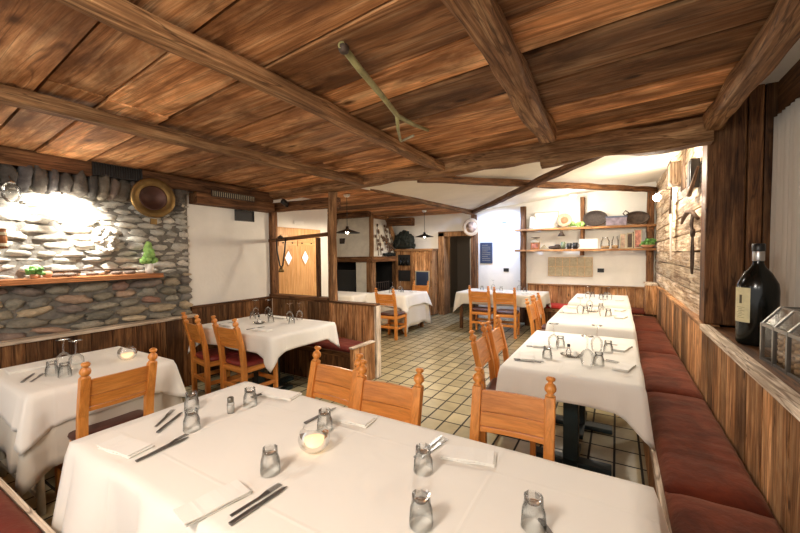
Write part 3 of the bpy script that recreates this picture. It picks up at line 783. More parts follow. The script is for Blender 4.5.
put(cp,(-.435,1.63,0),R(180+4),'pine chair at the back of the foreground table, rightmost and closest to bench row')
put(cp,(-2.92,1.06,0),R(90),'pine chair between foreground table and small table under stone wall')
put(cp,(-.72,2.98,0),R(-90+4),'pine chair on the aisle side of nearest bench table, nearer one')
put(cp,(-.72,3.42,0),R(-90+2),'pine chair on the aisle side of nearest bench table, farther one')
put(cp,(-.76,5.28,0),R(-90),'pine chair on the aisle side of middle bench table, nearer one')
put(cp,(-.76,5.76,0),R(-90),'pine chair on the aisle side of middle bench table, farther one')
put(cp,(-3.58,5.76,0),R(2),'pine chair with its back to us at the fireplace table')
put(cp,(-3.84,7.16,0),R(180),'pine chair half hidden behind the fireplace table')
put(cp,(-2.25,6.98,0),R(2),'left of two pine chairs facing the blue-lit wall')
put(cp,(-1.76,6.90,0),R(4),'right of two pine chairs facing the blue-lit wall')
cl=make_chair(M['leather'],'')
put(cl,(-3.34,2.50,0),R(-2),'pine chair with red leather seat at partition bench table, nearer one')
put(cl,(-3.83,2.46,0),R(-10),'pine chair with red leather seat at partition bench table, by the stone wall')

# ------------------------------------------------------------ benches
def cushion(x0,x1,y0,y1,z0,z1,mat,label,group,seed,name='bench_cushion'):
    cx,cy=(x0+x1)/2,(y0+y1)/2; hx,hy=(x1-x0)/2,(y1-y0)/2; nx,ny=14,max(14,int((y1-y0)/.04)); ny=min(ny,40); nx=max(14,min(40,int((x1-x0)/.04)))
    vs=[];fs=[]
    for j in range(ny+1):
        for i in range(nx+1):
            u=-1+2*i/nx; v=-1+2*j/ny
            e=(1-abs(u)**8)*(1-abs(v)**14)
            zz=(z1-z0)*(.45+.55*e)+.006*noise.noise(Vector((u*hx*9+seed,v*hy*5,0)))+.009*noise.noise(Vector((u*hx*2.5+seed,v*hy*16,3)))
            vs.append((u*hx,v*hy,zz))
    o0=len(vs)
    for j in range(ny):
        for i in range(nx): k=j*(nx+1)+i; fs.append((k,k+1,k+nx+2,k+nx+1))
    ringi=[i for i in range(nx+1)]+[j*(nx+1)+nx for j in range(1,ny+1)]+[ny*(nx+1)+i for i in range(nx-1,-1,-1)]+[j*(nx+1) for j in range(ny-1,0,-1)]
    low=[(vs[i][0]*.985,vs[i][1]*.995,0) for i in ringi]; vs+=low; n=len(ringi)
    for i in range(n): j=(i+1)%n; fs.append((ringi[i],ringi[j],o0+j,o0+i))
    fs.append(tuple(o0+i for i in range(n)))
    o=MB().add(vs,fs,.5,True).build(name,mat,loc=(cx,cy,z0)); tag(o,label,'cushion',group); return o
t=empty('bench',(.40,3.5,0),0,'long built-in wooden bench along the right wall','bench')
MB().box(-.19,.195,-4.4,4.5,.34,.39,.5).build('seat_board', WD('wains','Y'), t)
MB().box(-.20,-.17,-4.4,4.5,.0,.34,.6).build('front_panel', WD('wains','Z'), t)
MB().box(-.215,-.19,-4.4,4.5,.34,.40,.9).build('front_edge', WD('pale','Y'), t)
names=['nearest the camera','second from the camera','third from the camera, at the nearest table','fourth from the camera, at the middle table','fifth from the camera, at the farthest table','sixth and last towards the back corner']
ys=[-.7,.7,2.08,3.5,4.85,6.1,7.5]
for i in range(6):
    cushion(.205,.585,ys[i]+.004,ys[i+1]-.004,.392,.475,M['red'],'rust red cushion of the right bench, '+names[i],'right wall bench cushions',i*3+1)
t=empty('bench',(-.6,8.28,0),0,'wooden bench against the back wall under the shelves','bench')
MB().box(-1.08,.77,-.24,.24,.34,.40,.5).build('seat_board', WD('wains','X'), t)
MB().box(-1.08,.77,-.22,-.19,0,.34,.5).build('front_panel', WD('darkwains','Z'), t)
cushion(-1.68,-.62,8.03,8.5,.402,.475,M['redbright'],'bright red cushion on the back wall bench, left of the tables','back bench cushions',20)
cushion(-.61,.58,8.03,8.5,.402,.475,M['red'],'red cushion on the back wall bench, in the right corner','back bench cushions',23)
# partition bench
t=empty('bench',(-3.4,3.53,0),0,'short wooden bench in front of the plank partition with solid end','bench')
MB().box(-.98,.80,-.2,.2,.34,.40,.4).build('seat_board', WD('darkwains','X'), t)
MB().box(-.98,.80,-.2,-.17,0,.34,.4).build('front_panel', WD('darkwains','Z'), t)
MB().box(.77,.82,-.23,.2,0,.46,.7).build('end_panel', WD('wains','Z'), t, bevel=.004)
MB().box(.76,.83,-.235,.2,.462,.477,.9).build('end_cap', WD('pale','Y'), t)
cushion(-4.36,-2.66,3.35,3.72,.402,.47,M['maroon'],'dark maroon cushion on the bench before the partition',None,31)
# near bench lower left
t=empty('bench',(-2.6,.23,0),0,'wooden bench with pale edge in the lower left foreground','bench')
MB().box(-1.6,1.4,-.28,.27,.38,.43,.4).build('seat_board', WD('darkwains','X'), t)
MB().box(-1.6,1.4,.23,.26,0,.38,.4).build('front_panel', WD('darkwains','Z'), t)
MB().box(-1.6,1.4,.272,.292,.40,.455,.9).build('front_edge', WD('pale','X'), t)
cushion(-4.1,-2.72,-.03,.495,.432,.48,M['maroon'],'maroon seat pad on the lower left bench, towards the stone wall','lower left seat pads',41)
cushion(-2.71,-1.25,-.03,.495,.432,.48,M['maroon'],'maroon seat pad on the lower left bench, beside the foreground table','lower left seat pads',44)
# left wall bench behind the left tables is hidden

# ------------------------------------------------------------ fireplace
t=empty('fireplace',(-5.7,7.9,0),0,'rustic corner fireplace with timber mantel and tapering plaster hood','fireplace')
# local: front face y=-.7 (world 7.2), right side face x=+.65 (world -5.05)
beam('mantel', (-.72,-.72,1.42),(.72,-.72,1.42),.16,.13, WD('darkbeam','X'), parent=t, rough=.015, seed=51)
beam('mantel', (.67,-.80,1.42),(.67,.68,1.42),.16,.14, WD('darkbeam','X'), parent=t, rough=.02, seed=52)
b=MB()
def quad(b,pts,ti=.5): b.add(pts,[(0,1,2,3)],ti)
A=[(-.70,-.70,1.48),(.65,-.70,1.48),(.65,.65,1.48),(-.70,.65,1.48)]
B_=[(-.55,-.42,2.54),(.46,-.42,2.54),(.46,.22,2.54),(-.55,.22,2.54)]
for i in range(4):
    j=(i+1)%4; quad(b,[A[i],A[j],B_[j],B_[i]])
b.add(A,[(3,2,1,0)]); b.add(B_,[(0,1,2,3)])
b.build('hood', M['hood'], t)
for a,c in ((A[1],B_[1]),(A[2],B_[2])):
    beam('hood_post', (a[0]+.01,a[1]-.01,a[2]),(c[0]+.01,c[1]-.01,c[2]),.11,.11,WD('beam','X'),parent=t,rough=.008,seed=a[1]*9,round_=.2)
MB().box(.44,.50,-.42,.22,2.44,2.53,.4).build('hood_rail', WD('beam','Y'), t)
MB().box(-.40,-.24,-.61,-.56,1.80,1.96).build('hood_plaque', M['wicker'], t)
b=MB(); b.box(-.70,.50,.60,.66,0,1.36).box(-.70,-.62,-.68,.6,0,1.36).box(-.62,.62,-.66,.6,0,.42)
b.build('hearth', M['soot_and_shade'], t)
MB().box(.18,.50,-.69,-.64,.42,1.36).build('plaster_panel', M['hood'], t)
MB().box(-.68,.14,-.70,-.66,.42,1.16).build('niche_shade_panel', M['black'], t, bevel=.01)  # black slab painted as the shade of an opening
for (x,y) in ((.58,-.62),(.58,.56)):
    MB().box(x-.08,x+.08,y-.09,y+.09,0,1.36,.7 if y<0 else .4).build('upright', WD('beam','Z'), t, bevel=.008)
MB().box(.1,.68,-.5,.45,.42,.47).build('hearth_slab', M['stone_arch'], t)
f=MB()
for i in range(7): f.tube([(.5,-.3+i*.1,.47),(.5,-.3+i*.1,.85)],.01,6)
f.tube([(.5,-.32,.83),(.5,.32,.83)],.012,6); f.build('grate', M['iron'], t)
for i in range(3):
    f=MB(); f.tube([(.3-.08*i,-.3+i*.05,.53+.03*i),(.3-.07*i,.32-i*.04,.54+i*.03)],.045,10); f.build('log', M['twig'], t)
t=empty('dried_branches',(-5.03,7.9,1.50),0,'dried branches with dark leaves mounted on the right side of the hood','branches')
rr=random.Random(5); b=MB(); l=MB()
for i in range(6):
    y0_=rr.uniform(-.45,.4); hgt=rr.uniform(.3,.8); dy=rr.uniform(-.12,.12)
    pts=[(0+.01,y0_,rr.uniform(0,.06))]
    for k in range(1,6): pts.append((.01-.19*hgt*k/5, y0_*(1-.3*k/5)+dy*k/5+rr.uniform(-.03,.03), pts[0][2]+hgt*k/5))
    b.tube(pts,[.012,.010,.009,.007,.005,.003],6)
    for p in pts[1:]: l.blob((p[0]+.02,p[1]+rr.uniform(-.06,.06),p[2]+rr.uniform(-.04,.04)),.012,.035,.04,rr.random()*9,4,7,.4)
b.tube([(.03,.5,.02),(-.03,.1,.33),(-.09,-.1,.48)],[.03,.024,.04],8)
b.build('stems', M['twig'], t); l.build('leaves', M['twig'], t)
t=empty('mantel_greenery',(-5.02,8.1,1.50),0,'dark evergreen sprigs lying along the mantel','greenery')
b=MB()
for i in range(50): b.blob((rr.uniform(-.04,.04),rr.uniform(-.4,.4),rr.uniform(.01,.07)),.02,.06,.025,rr.random()*9,4,6,.5)
b.build('sprigs', M['leafdark'], t)
# pendants
def pendant(x,y,zt,zs,label):
    t=empty('pendant_lamp',(x,y,zt),0,label,'lamp')
    MB().lathe([(0,0),(.055,0),(.055,-.02),(.03,-.045),(0,-.045)],16).build('ceiling_rose', M['white'], t)
    MB().tube([(0,0,-.04),(0,0,zs-zt+.07)],.005,6).build('cord', M['black'], t)
    MB().lathe([(.0,.085),(.022,.085),(.028,.045),(.06,.03),(.21,-.02),(.212,-.028),(.06,.018),(.0,.03)],28,rotm((0,0,zs-zt))).build('lamp_shade', M['black'], t)
    MB().lathe([(0,-.055),(.022,-.045),(.028,-.02),(.02,.01),(0,.015)],14,rotm((0,0,zs-zt+.02))).build('bulb', M['bulb'], t)
pendant(-3.85,4.8,2.54,1.93,'black pendant lamp behind the round post, nearer one')
pendant(-3.78,7.5,2.54,1.96,'black pendant lamp in front of the cabinet, farther one')
# cabinet
t=empty('cabinet',(-4.48,8.37,0),0,'brown wooden cabinet with dark shelves between fireplace and doorway','cabinet')
MB().box(-.50,.55,-.17,.22,.02,1.62,.4).build('body', WD('wains','Z'), t, bevel=.006)
MB().box(-.52,.58,-.21,.22,1.62,1.68,.6).build('top_board', WD('beam','X'), t, bevel=.006)
for z0_ in (.35,.85,1.25):
    MB().box(-.42,-.06,-.178,-.168,z0_,z0_+.28).build('shelf_shade_panel', M['soot_and_shade'], t)  # flat dark panel in place of the shade inside an open shelf
    for i in range(3): MB().lathe([(.0,0),(.035,0),(.035,.1),(.012,.14),(.012,.2),(0,.2)],10,rotm((-.34+i*.1,-.185,z0_+.005))).build('bottle', M['bottleglass'], t) if z0_>1 else None
d=MB().box(.0,.5,-.19,-.172,.9,1.58,.8).build('door', WD('wains','Z'), t, bevel=.004)
MB().lathe([(0,.02),(.014,.015),(.01,0),(0,0)],10,rotm((.06,-.192,1.2),(R(90),0,0))).build('knob', M['iron'], d)
d=MB().box(.0,.5,-.19,-.172,.1,.86,.3).build('door', WD('wains','Z'), t, bevel=.004)
t=empty('framed_picture',(-4.17,8.15,.73),0,'small dark blue picture with pale frame leaning on the cabinet','picture')
MB().box(-.2,.2,-.012,.0,0,.40).build('frame', M['straw'], t, bevel=.003)
MB().box(-.17,.17,-.016,-.012,.03,.37).build('print', M['navy'], t)
t=empty('stool',(-4.17,8.15,0),0,'low side stand under the small blue picture','stand')
MB().box(-.22,.22,-.1,.06,.69,.73,.5).build('top', WD('wains','X'), t)
for s_ in (-1,1): MB().box(s_*.19-.02,s_*.19+.02,-.08,.04,0,.69,.5).build('leg', WD('wains','Z'), t)
t=empty('dried_wreath',(-4.78,8.3,1.68),0,'big dark bushy evergreen bunch on top of the cabinet','plant')
b=MB(); rr=random.Random(2)
for i in range(160):
    a=rr.uniform(0,math.pi*2); e=rr.uniform(0,math.pi/2); r0=.8+.2*rr.random()
    b.blob((.29*r0*math.cos(a)*math.cos(e), .18*math.sin(a)*math.cos(e), .04+.42*r0*math.sin(e)), .05,.03,.04, rr.random()*9,4,6,.6)
b.blob((0,0,.2),.30,.14,.2,3)
b.build('foliage', M['leafdark'], t)

# ------------------------------------------------------------ back shelves
def shelf(z,label,sag=0):
    t=empty('wall_shelf',(-.65,8.42,z),0,label,'shelf')
    MB().box(-1.30,1.28,-.13,.1,-.045,0,.6).build('board', WD('wains','X'), t, bevel=.006)
    for x in (-1.15,1.15): MB().box(x-.02,x+.02,-.1,.1,-.14,-.045,.3).build('bracket', WD('darkbeam','Z'), t)
shelf(2.075,'upper rough wooden shelf on the back wall'); shelf(1.625,'lower rough wooden shelf on the back wall')
ZU,ZL=2.077,1.627; YS=8.38
def frame_pic(name,x,z,w,h,label,fm,pm,cat='picture',lean=0,y=YS):
    t=empty(name,(x,y,z),0,label,cat); t.rotation_euler=(R(-lean),0,0); e=.018
    f=MB().box(-w/2,w/2,-.012,.004,0,e).box(-w/2,w/2,-.012,.004,h-e,h).box(-w/2,-w/2+e,-.012,.004,e,h-e).box(w/2-e,w/2,-.012,.004,e,h-e)
    f.build('frame', fm, t); MB().box(-w/2+e,w/2-e,-.006,.002,e,h-e).build('print', pm, t); return t
frame_pic('framed_picture',-1.32,ZU,.50,.36,'large pale framed sheet behind the white card on upper shelf',M['straw'],M['paper'],lean=4,y=8.46)
frame_pic('framed_picture',-1.60,ZU,.12,.28,'narrow pale frame at the left end of upper shelf',M['straw'],M['white'],lean=4,y=8.42)
t=tag(MB().box(-.2,.2,-.012,.012,0,.17).build('greeting_card', M['white'], loc=(-1.36,YS-.02,ZU)),'blank white card standing at the left of upper shelf','card')
t=tag(MB().box(-.07,.07,-.03,.03,0,.08).build('wooden_block', M['cork'], loc=(-1.42,8.47,ZU+.245)) ,'small brown block above the white card','block') if False else None
def plate_wall(x,y,z,r,label,m1,m2,name='decorative_plate',rz=0,cat='plate',rx=78):
    t=empty(name,(x,y,z),rz,label,cat)
    mm=rotm((0,0,r),(R(rx),0,0))
    MB().lathe([(0,.0),(r*.55,.0),(r*.7,.012),(r,.03),(r,.036),(r*.68,.02),(0,.012)],28,mm).build('rim', m1, t)
    MB().lathe([(0,.013),(r*.5,.013),(r*.5,.018),(0,.018)],24,mm).build('centre', m2, t); return t
plate_wall(-.95,YS,ZU,.145,'round brown patterned plate standing on upper shelf',M['dishes'],M['terra'])
b=MB(); rr=random.Random(3)
for i in range(26): b.blob((rr.uniform(-.14,.14),rr.uniform(-.03,.03),rr.uniform(.02,.09)),.035,.02,.03,rr.random()*9,4,6,.5)
tag(b.build('ivy_sprig', M['leafpale'], loc=(-.72,YS-.02,ZU)),'light green leaves lying between plate and woven basket','greenery')
def oval_basket(x,label,mat,w,h,name,cat,lean=12,handle=False):
    t=empty(name,(x,YS,ZU),0,label,cat)
    mm=rotm((0,0,h/2),(R(90-lean),0,0))
    b=MB(); b.lathe([(0,-.02),(w*.30,-.02),(w*.46,.02),(w*.5,.04),(w*.47,.045),(w*.43,.02),(w*.28,.0),(0,.0)],30,mm,sq=h/w); b.build('body', mat, t)
    rm=MB(); pts=[mm@Vector((w*.5*math.cos(a),w*.5*math.sin(a)*h/w,.042)) for a in [2*math.pi*k/28 for k in range(29)]]; rm.tube(pts,.014,6); rm.build('rim', mat, t)
    if handle:
        MB().tube([mm@Vector((-w*.3,h*.42,.04)),mm@Vector((-w*.46,h*.62,.06)),mm@Vector((-w*.56,h*.40,.04)),mm@Vector((-w*.44,h*.2,.04))],.012,6).build('handle', M['iron'], t)
    return t
oval_basket(-.38,'dark oval woven basket standing on upper shelf',M['wicker'],.42,.30,'woven_basket','basket')
t=empty('cardboard_box',(-.02,YS,ZU),0,'mauve grey cardboard box lying on upper shelf','box')
MB().box(-.17,.18,-.08,.06,0,.15).build('body', M['purple'], t, bevel=.004); MB().box(-.18,.19,-.085,.065,.15,.18).build('lid', M['bluegray'], t, bevel=.004)
oval_basket(.32,'dark oval metal dish with looped handle on upper shelf',M['iron'],.40,.24,'oval_dish','dish',handle=True)
# bell hanging from upper shelf
t=empty('cow_bell',(-1.0,8.33,2.03),0,'small dark cow bell hanging under the upper shelf','bell')
MB().lathe([(0,-.03),(.03,-.035),(.05,-.09),(.075,-.13),(.07,-.132),(0,-.10)],14).build('body', M['iron'], t)
MB().tube([(-.02,0,-.03),(0,0,0),(.02,0,-.03)],.006,6).build('loop', M['iron'], t)
# lower shelf things
t=empty('candle_lantern',(-1.53,YS,ZL),0,'small wooden lantern house at the left of lower shelf','lantern')
MB().box(-.09,.09,-.05,.05,0,.15,.7).build('body', WD('shelf','Z'), t, bevel=.004)
MB().box(-.06,.06,-.056,-.05,.03,.12).build('window', M['photo2'], t)
MB().prism([(-.11,0),(.11,0),(0,.08)],.11,Matrix(((1,0,0,0),(0,0,1,-.055),(0,1,0,.15),(0,0,0,1)))).build('roof', M['straw'], t)
MB().lathe([(.03,.0),(.1,.015),(.1,.02),(0,.02)],16,rotm((0,0,.24))).build('top_dish', M['iron'], t)
t=empty('card_stand',(-1.35,YS,ZL),0,'short tan card propped on lower shelf','card')
MB().prism([(-.1,0),(.1,0),(.0,.10)],.02,Matrix(((1,0,0,0),(0,0,1,0),(0,1,0,0),(0,0,0,1)))).build('card', M['straw'], t)
tag(MB().blob((0,0,.035),.14,.05,.035,5).blob((.05,0,.07),.06,.04,.03,7).build('carved_animal', M['iron'], loc=(-1.13,YS-.02,ZL)),'dark carved figure lying on lower shelf','figure')
def mug(x,label,m1,h=.10,r=.045,nm='coffee_mug'):
    t=empty(nm,(x,YS-.02,ZL),0,label,'mug')
    MB().lathe([(0,0),(r,0),(r*1.05,h),(r*.95,h),(r*.9,.01),(0,.01)],18).build('body', m1, t)
    MB().tube([(r*.95,0,h*.8),(r*1.6,0,h*.7),(r*1.6,0,h*.35),(r*.95,0,h*.2)],.007,6).build('handle', m1, t)
mug(-.97,'green grey mug on lower shelf beside the carved figure',plain('mug_green',(.16,.2,.12),.4),.15)
mug(-.85,'black mug on lower shelf, left of the white picture',M['black'],.12)
mug(-.74,'second black mug touching the white picture on lower shelf',M['black'],.13)
frame_pic('framed_picture',-.50,ZL,.34,.20,'wide white card with faint grey sketch on lower shelf',M['white'],M['paper'])
MBx=MB()
t=empty('glass_jar',(-.20,YS-.03,ZL),0,'clear glass jar with amber bottom on lower shelf','jar')
MB().lathe([(0,.002),(.07,.002),(.085,.05),(.08,.15),(.05,.2),(.05,.23)],20).build('glass_body', M['glassthick'], t)
MB().lathe([(0,.004),(.066,.004),(.078,.05),(0,.055)],18).build('contents', M['cork'], t)
t=empty('glass_jar',(-.03,YS-.03,ZL),0,'second clear jar on lower shelf beside the frames','jar')
MB().lathe([(0,.002),(.055,.002),(.065,.05),(.06,.16),(.04,.2),(.04,.24)],20).build('glass_body', M['glassthick'], t)
MB().lathe([(0,.004),(.05,.004),(.06,.06),(0,.065)],18).build('contents', M['cork'], t)
frame_pic('framed_picture',.10,ZL,.10,.28,'narrow framed picture on lower shelf right of the jars',M['straw'],M['photo'])
frame_pic('framed_picture',.215,ZL,.11,.30,'narrow framed black and cream print on lower shelf',M['straw'],M['iron'])
frame_pic('framed_picture',.345,ZL,.13,.36,'taller framed reddish portrait on lower shelf',M['straw'],M['photo2'])
tag(MB().lathe([(0,0),(.04,0),(.04,.2),(.015,.25),(.015,.32),(0,.32)],14).build('small_bottle', M['copper'], loc=(.275,YS+.04,ZL)),'slim dark bottle peeping between the framed pictures','bottle')
t=empty('succulent_pot',(.50,YS-.03,ZL),0,'spreading green succulents in a brown bowl on lower shelf','plant')
MB().lathe([(0,0),(.07,0),(.12,.05),(.115,.06),(0,.05)],18).build('bowl', M['terra'], t)
b=MB(); rr=random.Random(9)
for i in range(46): a=rr.uniform(0,6.3); q_=rr.uniform(0,.13); b.blob((q_*math.cos(a)+.02,q_*.5*math.sin(a),.06+rr.uniform(0,.10)),.035,.02,.028,rr.random()*9,4,6,.6)
b.build('leaves', M['leaf'], t)
# panel, sockets, sign
t=empty('slatted_panel',(-.86,8.59,1.25),0,'pale straw coloured grid panel under the lower shelf','panel')
MB().box(-.43,.43,-.02,0,-.20,.20).build('panel', M['straw'], t)
b=MB()
for i in range(7): b.box(-.43+i*.86/6-.004,-.43+i*.86/6+.004,-.026,-.02,-.2,.2)
for i in range(3): b.box(-.43,.43,-.026,-.02,-.2+i*.2-.004,-.2+i*.2+.004)
b.build('battens', M['cork'], t)
def socket(x,z,label,y=8.595):
    t=empty('wall_socket',(x,y,z),0,label,'socket')
    MB().box(-.06,.06,-.012,0,-.04,.04).build('plate', M['black'], t, bevel=.003); MB().box(-.045,.045,-.015,-.012,-.022,.022).build('insert', M['grille'], t)
socket(-.28,1.18,'black wall socket right of the straw panel'); socket(-2.21,1.16,'black wall socket on the blue-lit wall')
t=empty('notice_board',(-2.68,8.595,1.56),0,'dark blue notice board on the blue-lit wall','board')
MB().box(-.15,.15,-.02,0,-.25,.25).build('frame', M['bluegray'], t, bevel=.003); MB().box(-.135,.135,-.024,-.02,-.235,.235).build('sheet', M['navy'], t)
b=MB()
for i in range(9): b.box(-.10,.10 if i%3 else .04,-.026,-.024,.18-i*.045,.186-i*.045)
b.build('writing_lines', M['straw'], t)
t=empty('round_plate',(-2.96,8.33,2.17),0,'round wicker-like plate hanging on the post beside the doorway','plate')
mm=rotm((0,0,0),(R(90),0,0))
MB().lathe([(0,.0),(.15,.0),(.20,.02),(.21,.025),(.205,.035),(.15,.02),(0,.012)],30,mm).build('rim', M['dishes'], t)
MB().lathe([(0,.013),(.13,.013),(.13,.02),(0,.02)],26,mm).build('centre', M['photo'], t)
tag(MB().box(-.07,.07,-.01,0,-.03,.03).build('wall_box', M['white'], loc=(-2.2,8.595,2.43)),'small white plastic box high on the blue-lit wall','box')
tag(MB().box(-.05,.05,-.02,0,-.012,.012).build('wall_bracket', M['black'], loc=(-2.26,8.595,2.26)),'tiny dark bracket high on the blue-lit wall','bracket')
# low pier in back right corner
t=empty('corner_pier',(.50,7.75,0),0,'small planked pier at the end of the right bench','pier')
MB().box(-.06,.1,-.2,.25,.48,.98,.7).build('body', WD('wains','Z'), t, bevel=.004); MB().box(-.08,.1,-.22,.27,.98,1.01,.9).build('cap', WD('pale','Y'), t)

# lamps that show
def globe(x,y,z,r,label,nm='wall_lamp'):
    t=empty(nm,(x,y,z),0,label,'lamp')
    MB().lathe([(0,-r),(r*.6,-r*.8),(r,-r*.1),(r*.8,r*.6),(r*.3,r),(0,r)],18).build('globe', M['bulb'], t)
    return t
t=globe(.47,6.20,2.30,.05,'bright bulb lamp on the timber wall by the shelves'); MB().tube([(0,0,.05),(.06,0,.10),(.17,0,.10)],.01,6).build('arm', M['iron'], t)
t=globe(-.75,7.92,2.62,.04,'small bright ceiling light above the shelves','ceiling_lamp'); MB().lathe([(.07,.05),(.07,.03),(0,.03)],16).build('base', M['white'], t)
t=globe(-4.27,1.30,2.02,.04,'bright bulb lamp glowing in the stone niche'); MB().tube([(0,0,.04),(0,0,.10),(-.05,0,.12),(-.14,0,.12)],.007,6).build('arm', M['iron'], t)
t=empty('oil_lamp',(-4.26,.98,2.09),0,'clear glass lantern hanging on the stone wall at the left edge','lamp')
MB().lathe([(.03,-.09),(.06,-.05),(.055,.03),(.025,.07)],16).build('glass_body', M['glassthick'], t); MB().lathe([(0,.09),(.03,.07),(.03,.06),(0,.06)],12).build('cap', M['steel'], t)
MB().tube([(0,0,.09),(-.06,0,.13),(-.15,0,.13)],.006,6).build('arm', M['iron'], t)

# ------------------------------------------------------------ stone wall shelf and its things
struct(MB().box(-4.5,-4.26,-1.5,2.13,1.315,1.362,.7).build('trim_16', WD('shelf','Y'), bevel=.004), 'reddish wooden ledge across the stone wall')
t=empty('copper_pan',(-4.285,2.06,2.17),0,'large round brass pan with dark bowl hanging on the stone wall','pan')
mm=rotm((0,0,0),(R(10),R(90),0))
MB().lathe([(.12,.0),(.15,.012),(.20,.02),(.21,.012),(.21,.0),(.14,-.005)],36,mm).build('rim', M['brass'], t)
MB().lathe([(0,-.04),(.10,-.04),(.125,-.01),(.13,.006),(.115,.004),(.09,-.03),(0,-.03)],30,mm).build('bowl', M['copper'], t)
MB().box(-.02,.0,-.03,.03,-.28,-.22).build('handle', M['brass'], t)
t=empty('potted_plant',(-4.33,2.02,1.365),0,'pale green little tree in a white pot on the stone wall ledge','plant')
MB().lathe([(0,0),(.035,0),(.042,.10),(.036,.10),(.03,.08),(0,.08)],16).build('pot', M['pot'], t)
b=MB(); rr=random.Random(6)
for i in range(70):
    h=rr.random(); a=rr.uniform(0,6.3); q_=(1-h)*.085*rr.uniform(.4,1); b.blob((q_*math.cos(a)*.7,q_*math.sin(a),.12+h*.20),.02,.026,.022,rr.random()*9,4,6,.5)
b.tube([(0,0,.07),(0,0,.2)],.006,6)
b.build('foliage', M['leafpale'], t)
t=empty('succulent_pot',(-4.33,1.12,1.365),0,'small green succulent beside a brown pine cone on the ledge','plant')
MB().lathe([(0,0),(.03,0),(.035,.035),(0,.03)],12).build('bowl', M['terra'], t)
b=MB()
for i in range(30): a=rr.uniform(0,6.3); q_=rr.uniform(0,.06); b.blob((q_*math.cos(a)*.6,q_*math.sin(a),.04+rr.uniform(0,.06)),.016,.02,.016,rr.random()*9,4,6,.5)
b.build('leaves', M['leaf'], t)
tag(MB().blob((0,0,.03),.03,.035,.03,4).build('pine_cone', M['terra'], loc=(-4.33,1.20,1.42-.055)),'brown pine cone next to the succulent on the ledge','pine cone')
rr=random.Random(31)
for i,yy in enumerate((1.26,1.35,1.52,1.72,1.84)):
    tag(MB().blob((0,0,.018),.03,.05,.018,i).build('pebble', M['stone_arch'], loc=(-4.33,yy,1.366)), ['dark pebble on the ledge just right of the pine cone','dark pebble on the ledge, second from the pine cone','flat dark pebble in the middle of the ledge','flat dark pebble on the ledge left of the potted tree','small dark pebble nearest the potted tree on the ledge'][i],'pebble','pebbles on the stone wall ledge')
tag(MB().tube([(0,-.32,.055),(0,-.1,.06),(.0,.12,.058),(0,.36,.05)],.008,6).tube([(0,-.2,.0),(0,-.2,.055)],.006,5).tube([(0,.2,.0),(0,.2,.055)],.006,5).build('iron_rail', M['iron'], loc=(-4.36,1.55,1.363)),'thin dark iron rod lying above the ledge pebbles','rod')
t=empty('wooden_tankard',(-4.30,.90,1.62),0,'wooden tankard with pale bands hanging on the stone wall at the left edge','tankard')
MB().lathe([(0,-.0),(.055,0),(.05,.16),(.042,.16),(0,.15)],18).build('body', WD('shelf','Z'), t)
for z_ in (.03,.12): MB().lathe([(.056,z_-.012),(.058,z_),(.055,z_+.012)],18).build('band', M['straw'], t)
MB().tube([(-.05,0,.08),(-.14,0,.09)],.01,6).build('hook', M['iron'], t)
b=MB(); rr=random.Random(17)
for i in range(60):
    a=rr.uniform(0,6.3); q_=rr.uniform(0,.14); b.blob((rr.uniform(-.02,.02),q_*math.cos(a)*.75,q_*math.sin(a)),.018,.03,.022,rr.random()*9,4,7,.6,tint=rr.random())
tag(b.build('dried_wreath', M['stone_up'], loc=(-4.39,1.66,1.72)),'pale dried flower bunch hanging on the stone wall','wreath')

# ------------------------------------------------------------ tools on the right timber wall
XR=.615
t=empty('wooden_case',(XR-.02,4.22,2.25),0,'black rectangular case hung high on the timber wall','case')
MB().box(-.04,.03,-.07,.07,-.13,.13).build('body', M['black'], t, bevel=.008); MB().box(-.045,-.04,-.055,.055,-.11,.11).build('face', M['grille'], t)
tag(MB().tube([(0,-.35,-.10),(-.015,-.15,-.02),(-.01,.1,.0),(0,.4,-.03),(0,.55,-.08)],[.014,.02,.022,.02,.012],8).build('bent_branch', M['twig'], loc=(XR-.03,4.3,1.93)),'bent dark branch fixed across the timber wall','branch')
tag(MB().tube([(0,0,.25),(-.02,.12,.12),(-.02,.28,.05),(-.01,.42,.07)],[.01,.016,.02,.02],8).build('bent_branch', M['twig'], loc=(XR-.03,3.98,2.02)),'short curved branch near the big post','branch')
t=empty('iron_tongs',(XR-.03,4.18,1.72),0,'pair of dark iron tongs hanging on the timber wall','tongs')
for s_ in (-1,1): MB().tube([(0,s_*.03,.20),(-.01,s_*.045,.08),(0,-s_*.01,-.02),(0,s_*-.055,-.18),(0,-s_*.045,-.30),(0,-s_*.005,-.37)],.008,6).build('arm', M['iron'], t)
MB().blob((0,0,0),.02,.035,.04,3).build('hinge', M['iron'], t)
t=empty('sickle',(XR-.03,6.0,2.45),0,'curved iron hoop tool hanging on the timber wall near the lamp','sickle')
pts=[(0,.30*math.cos(a),.02+.26*math.sin(a)) for a in [R(x) for x in range(-10,200,15)]]
MB().tube(pts,[.006+.01*(i/14) for i in range(len(pts))],6).build('blade', M['iron'], t)
MB().tube([(0,-.29,.0),(-.01,-.27,-.42)],.014,8).build('handle', M['twig'], t)
t=empty('scythe_blade',(XR-.03,5.75,1.45),0,'long pale pointed blade hanging down the timber wall','blade')
MB().prism([(-.10,.75),(.10,.75),(.12,.35),(.03,0),(-.06,.3)],.012,Matrix(((0,0,1,0),(1,0,0,0),(0,1,0,0),(0,0,0,1)))).build('blade', M['pot'], t)
MB().tube([(0,0,.75),(0,0,.9)],.012,6).build('tang', M['iron'], t)
tag(MB().box(-.07,.05,-.12,.12,0,.28,.9).build('timber_corbel', WD('logs','Z'), loc=(XR-.01,5.5,2.34), bevel=.03),'orange brown timber corbel high on the right wall','corbel')
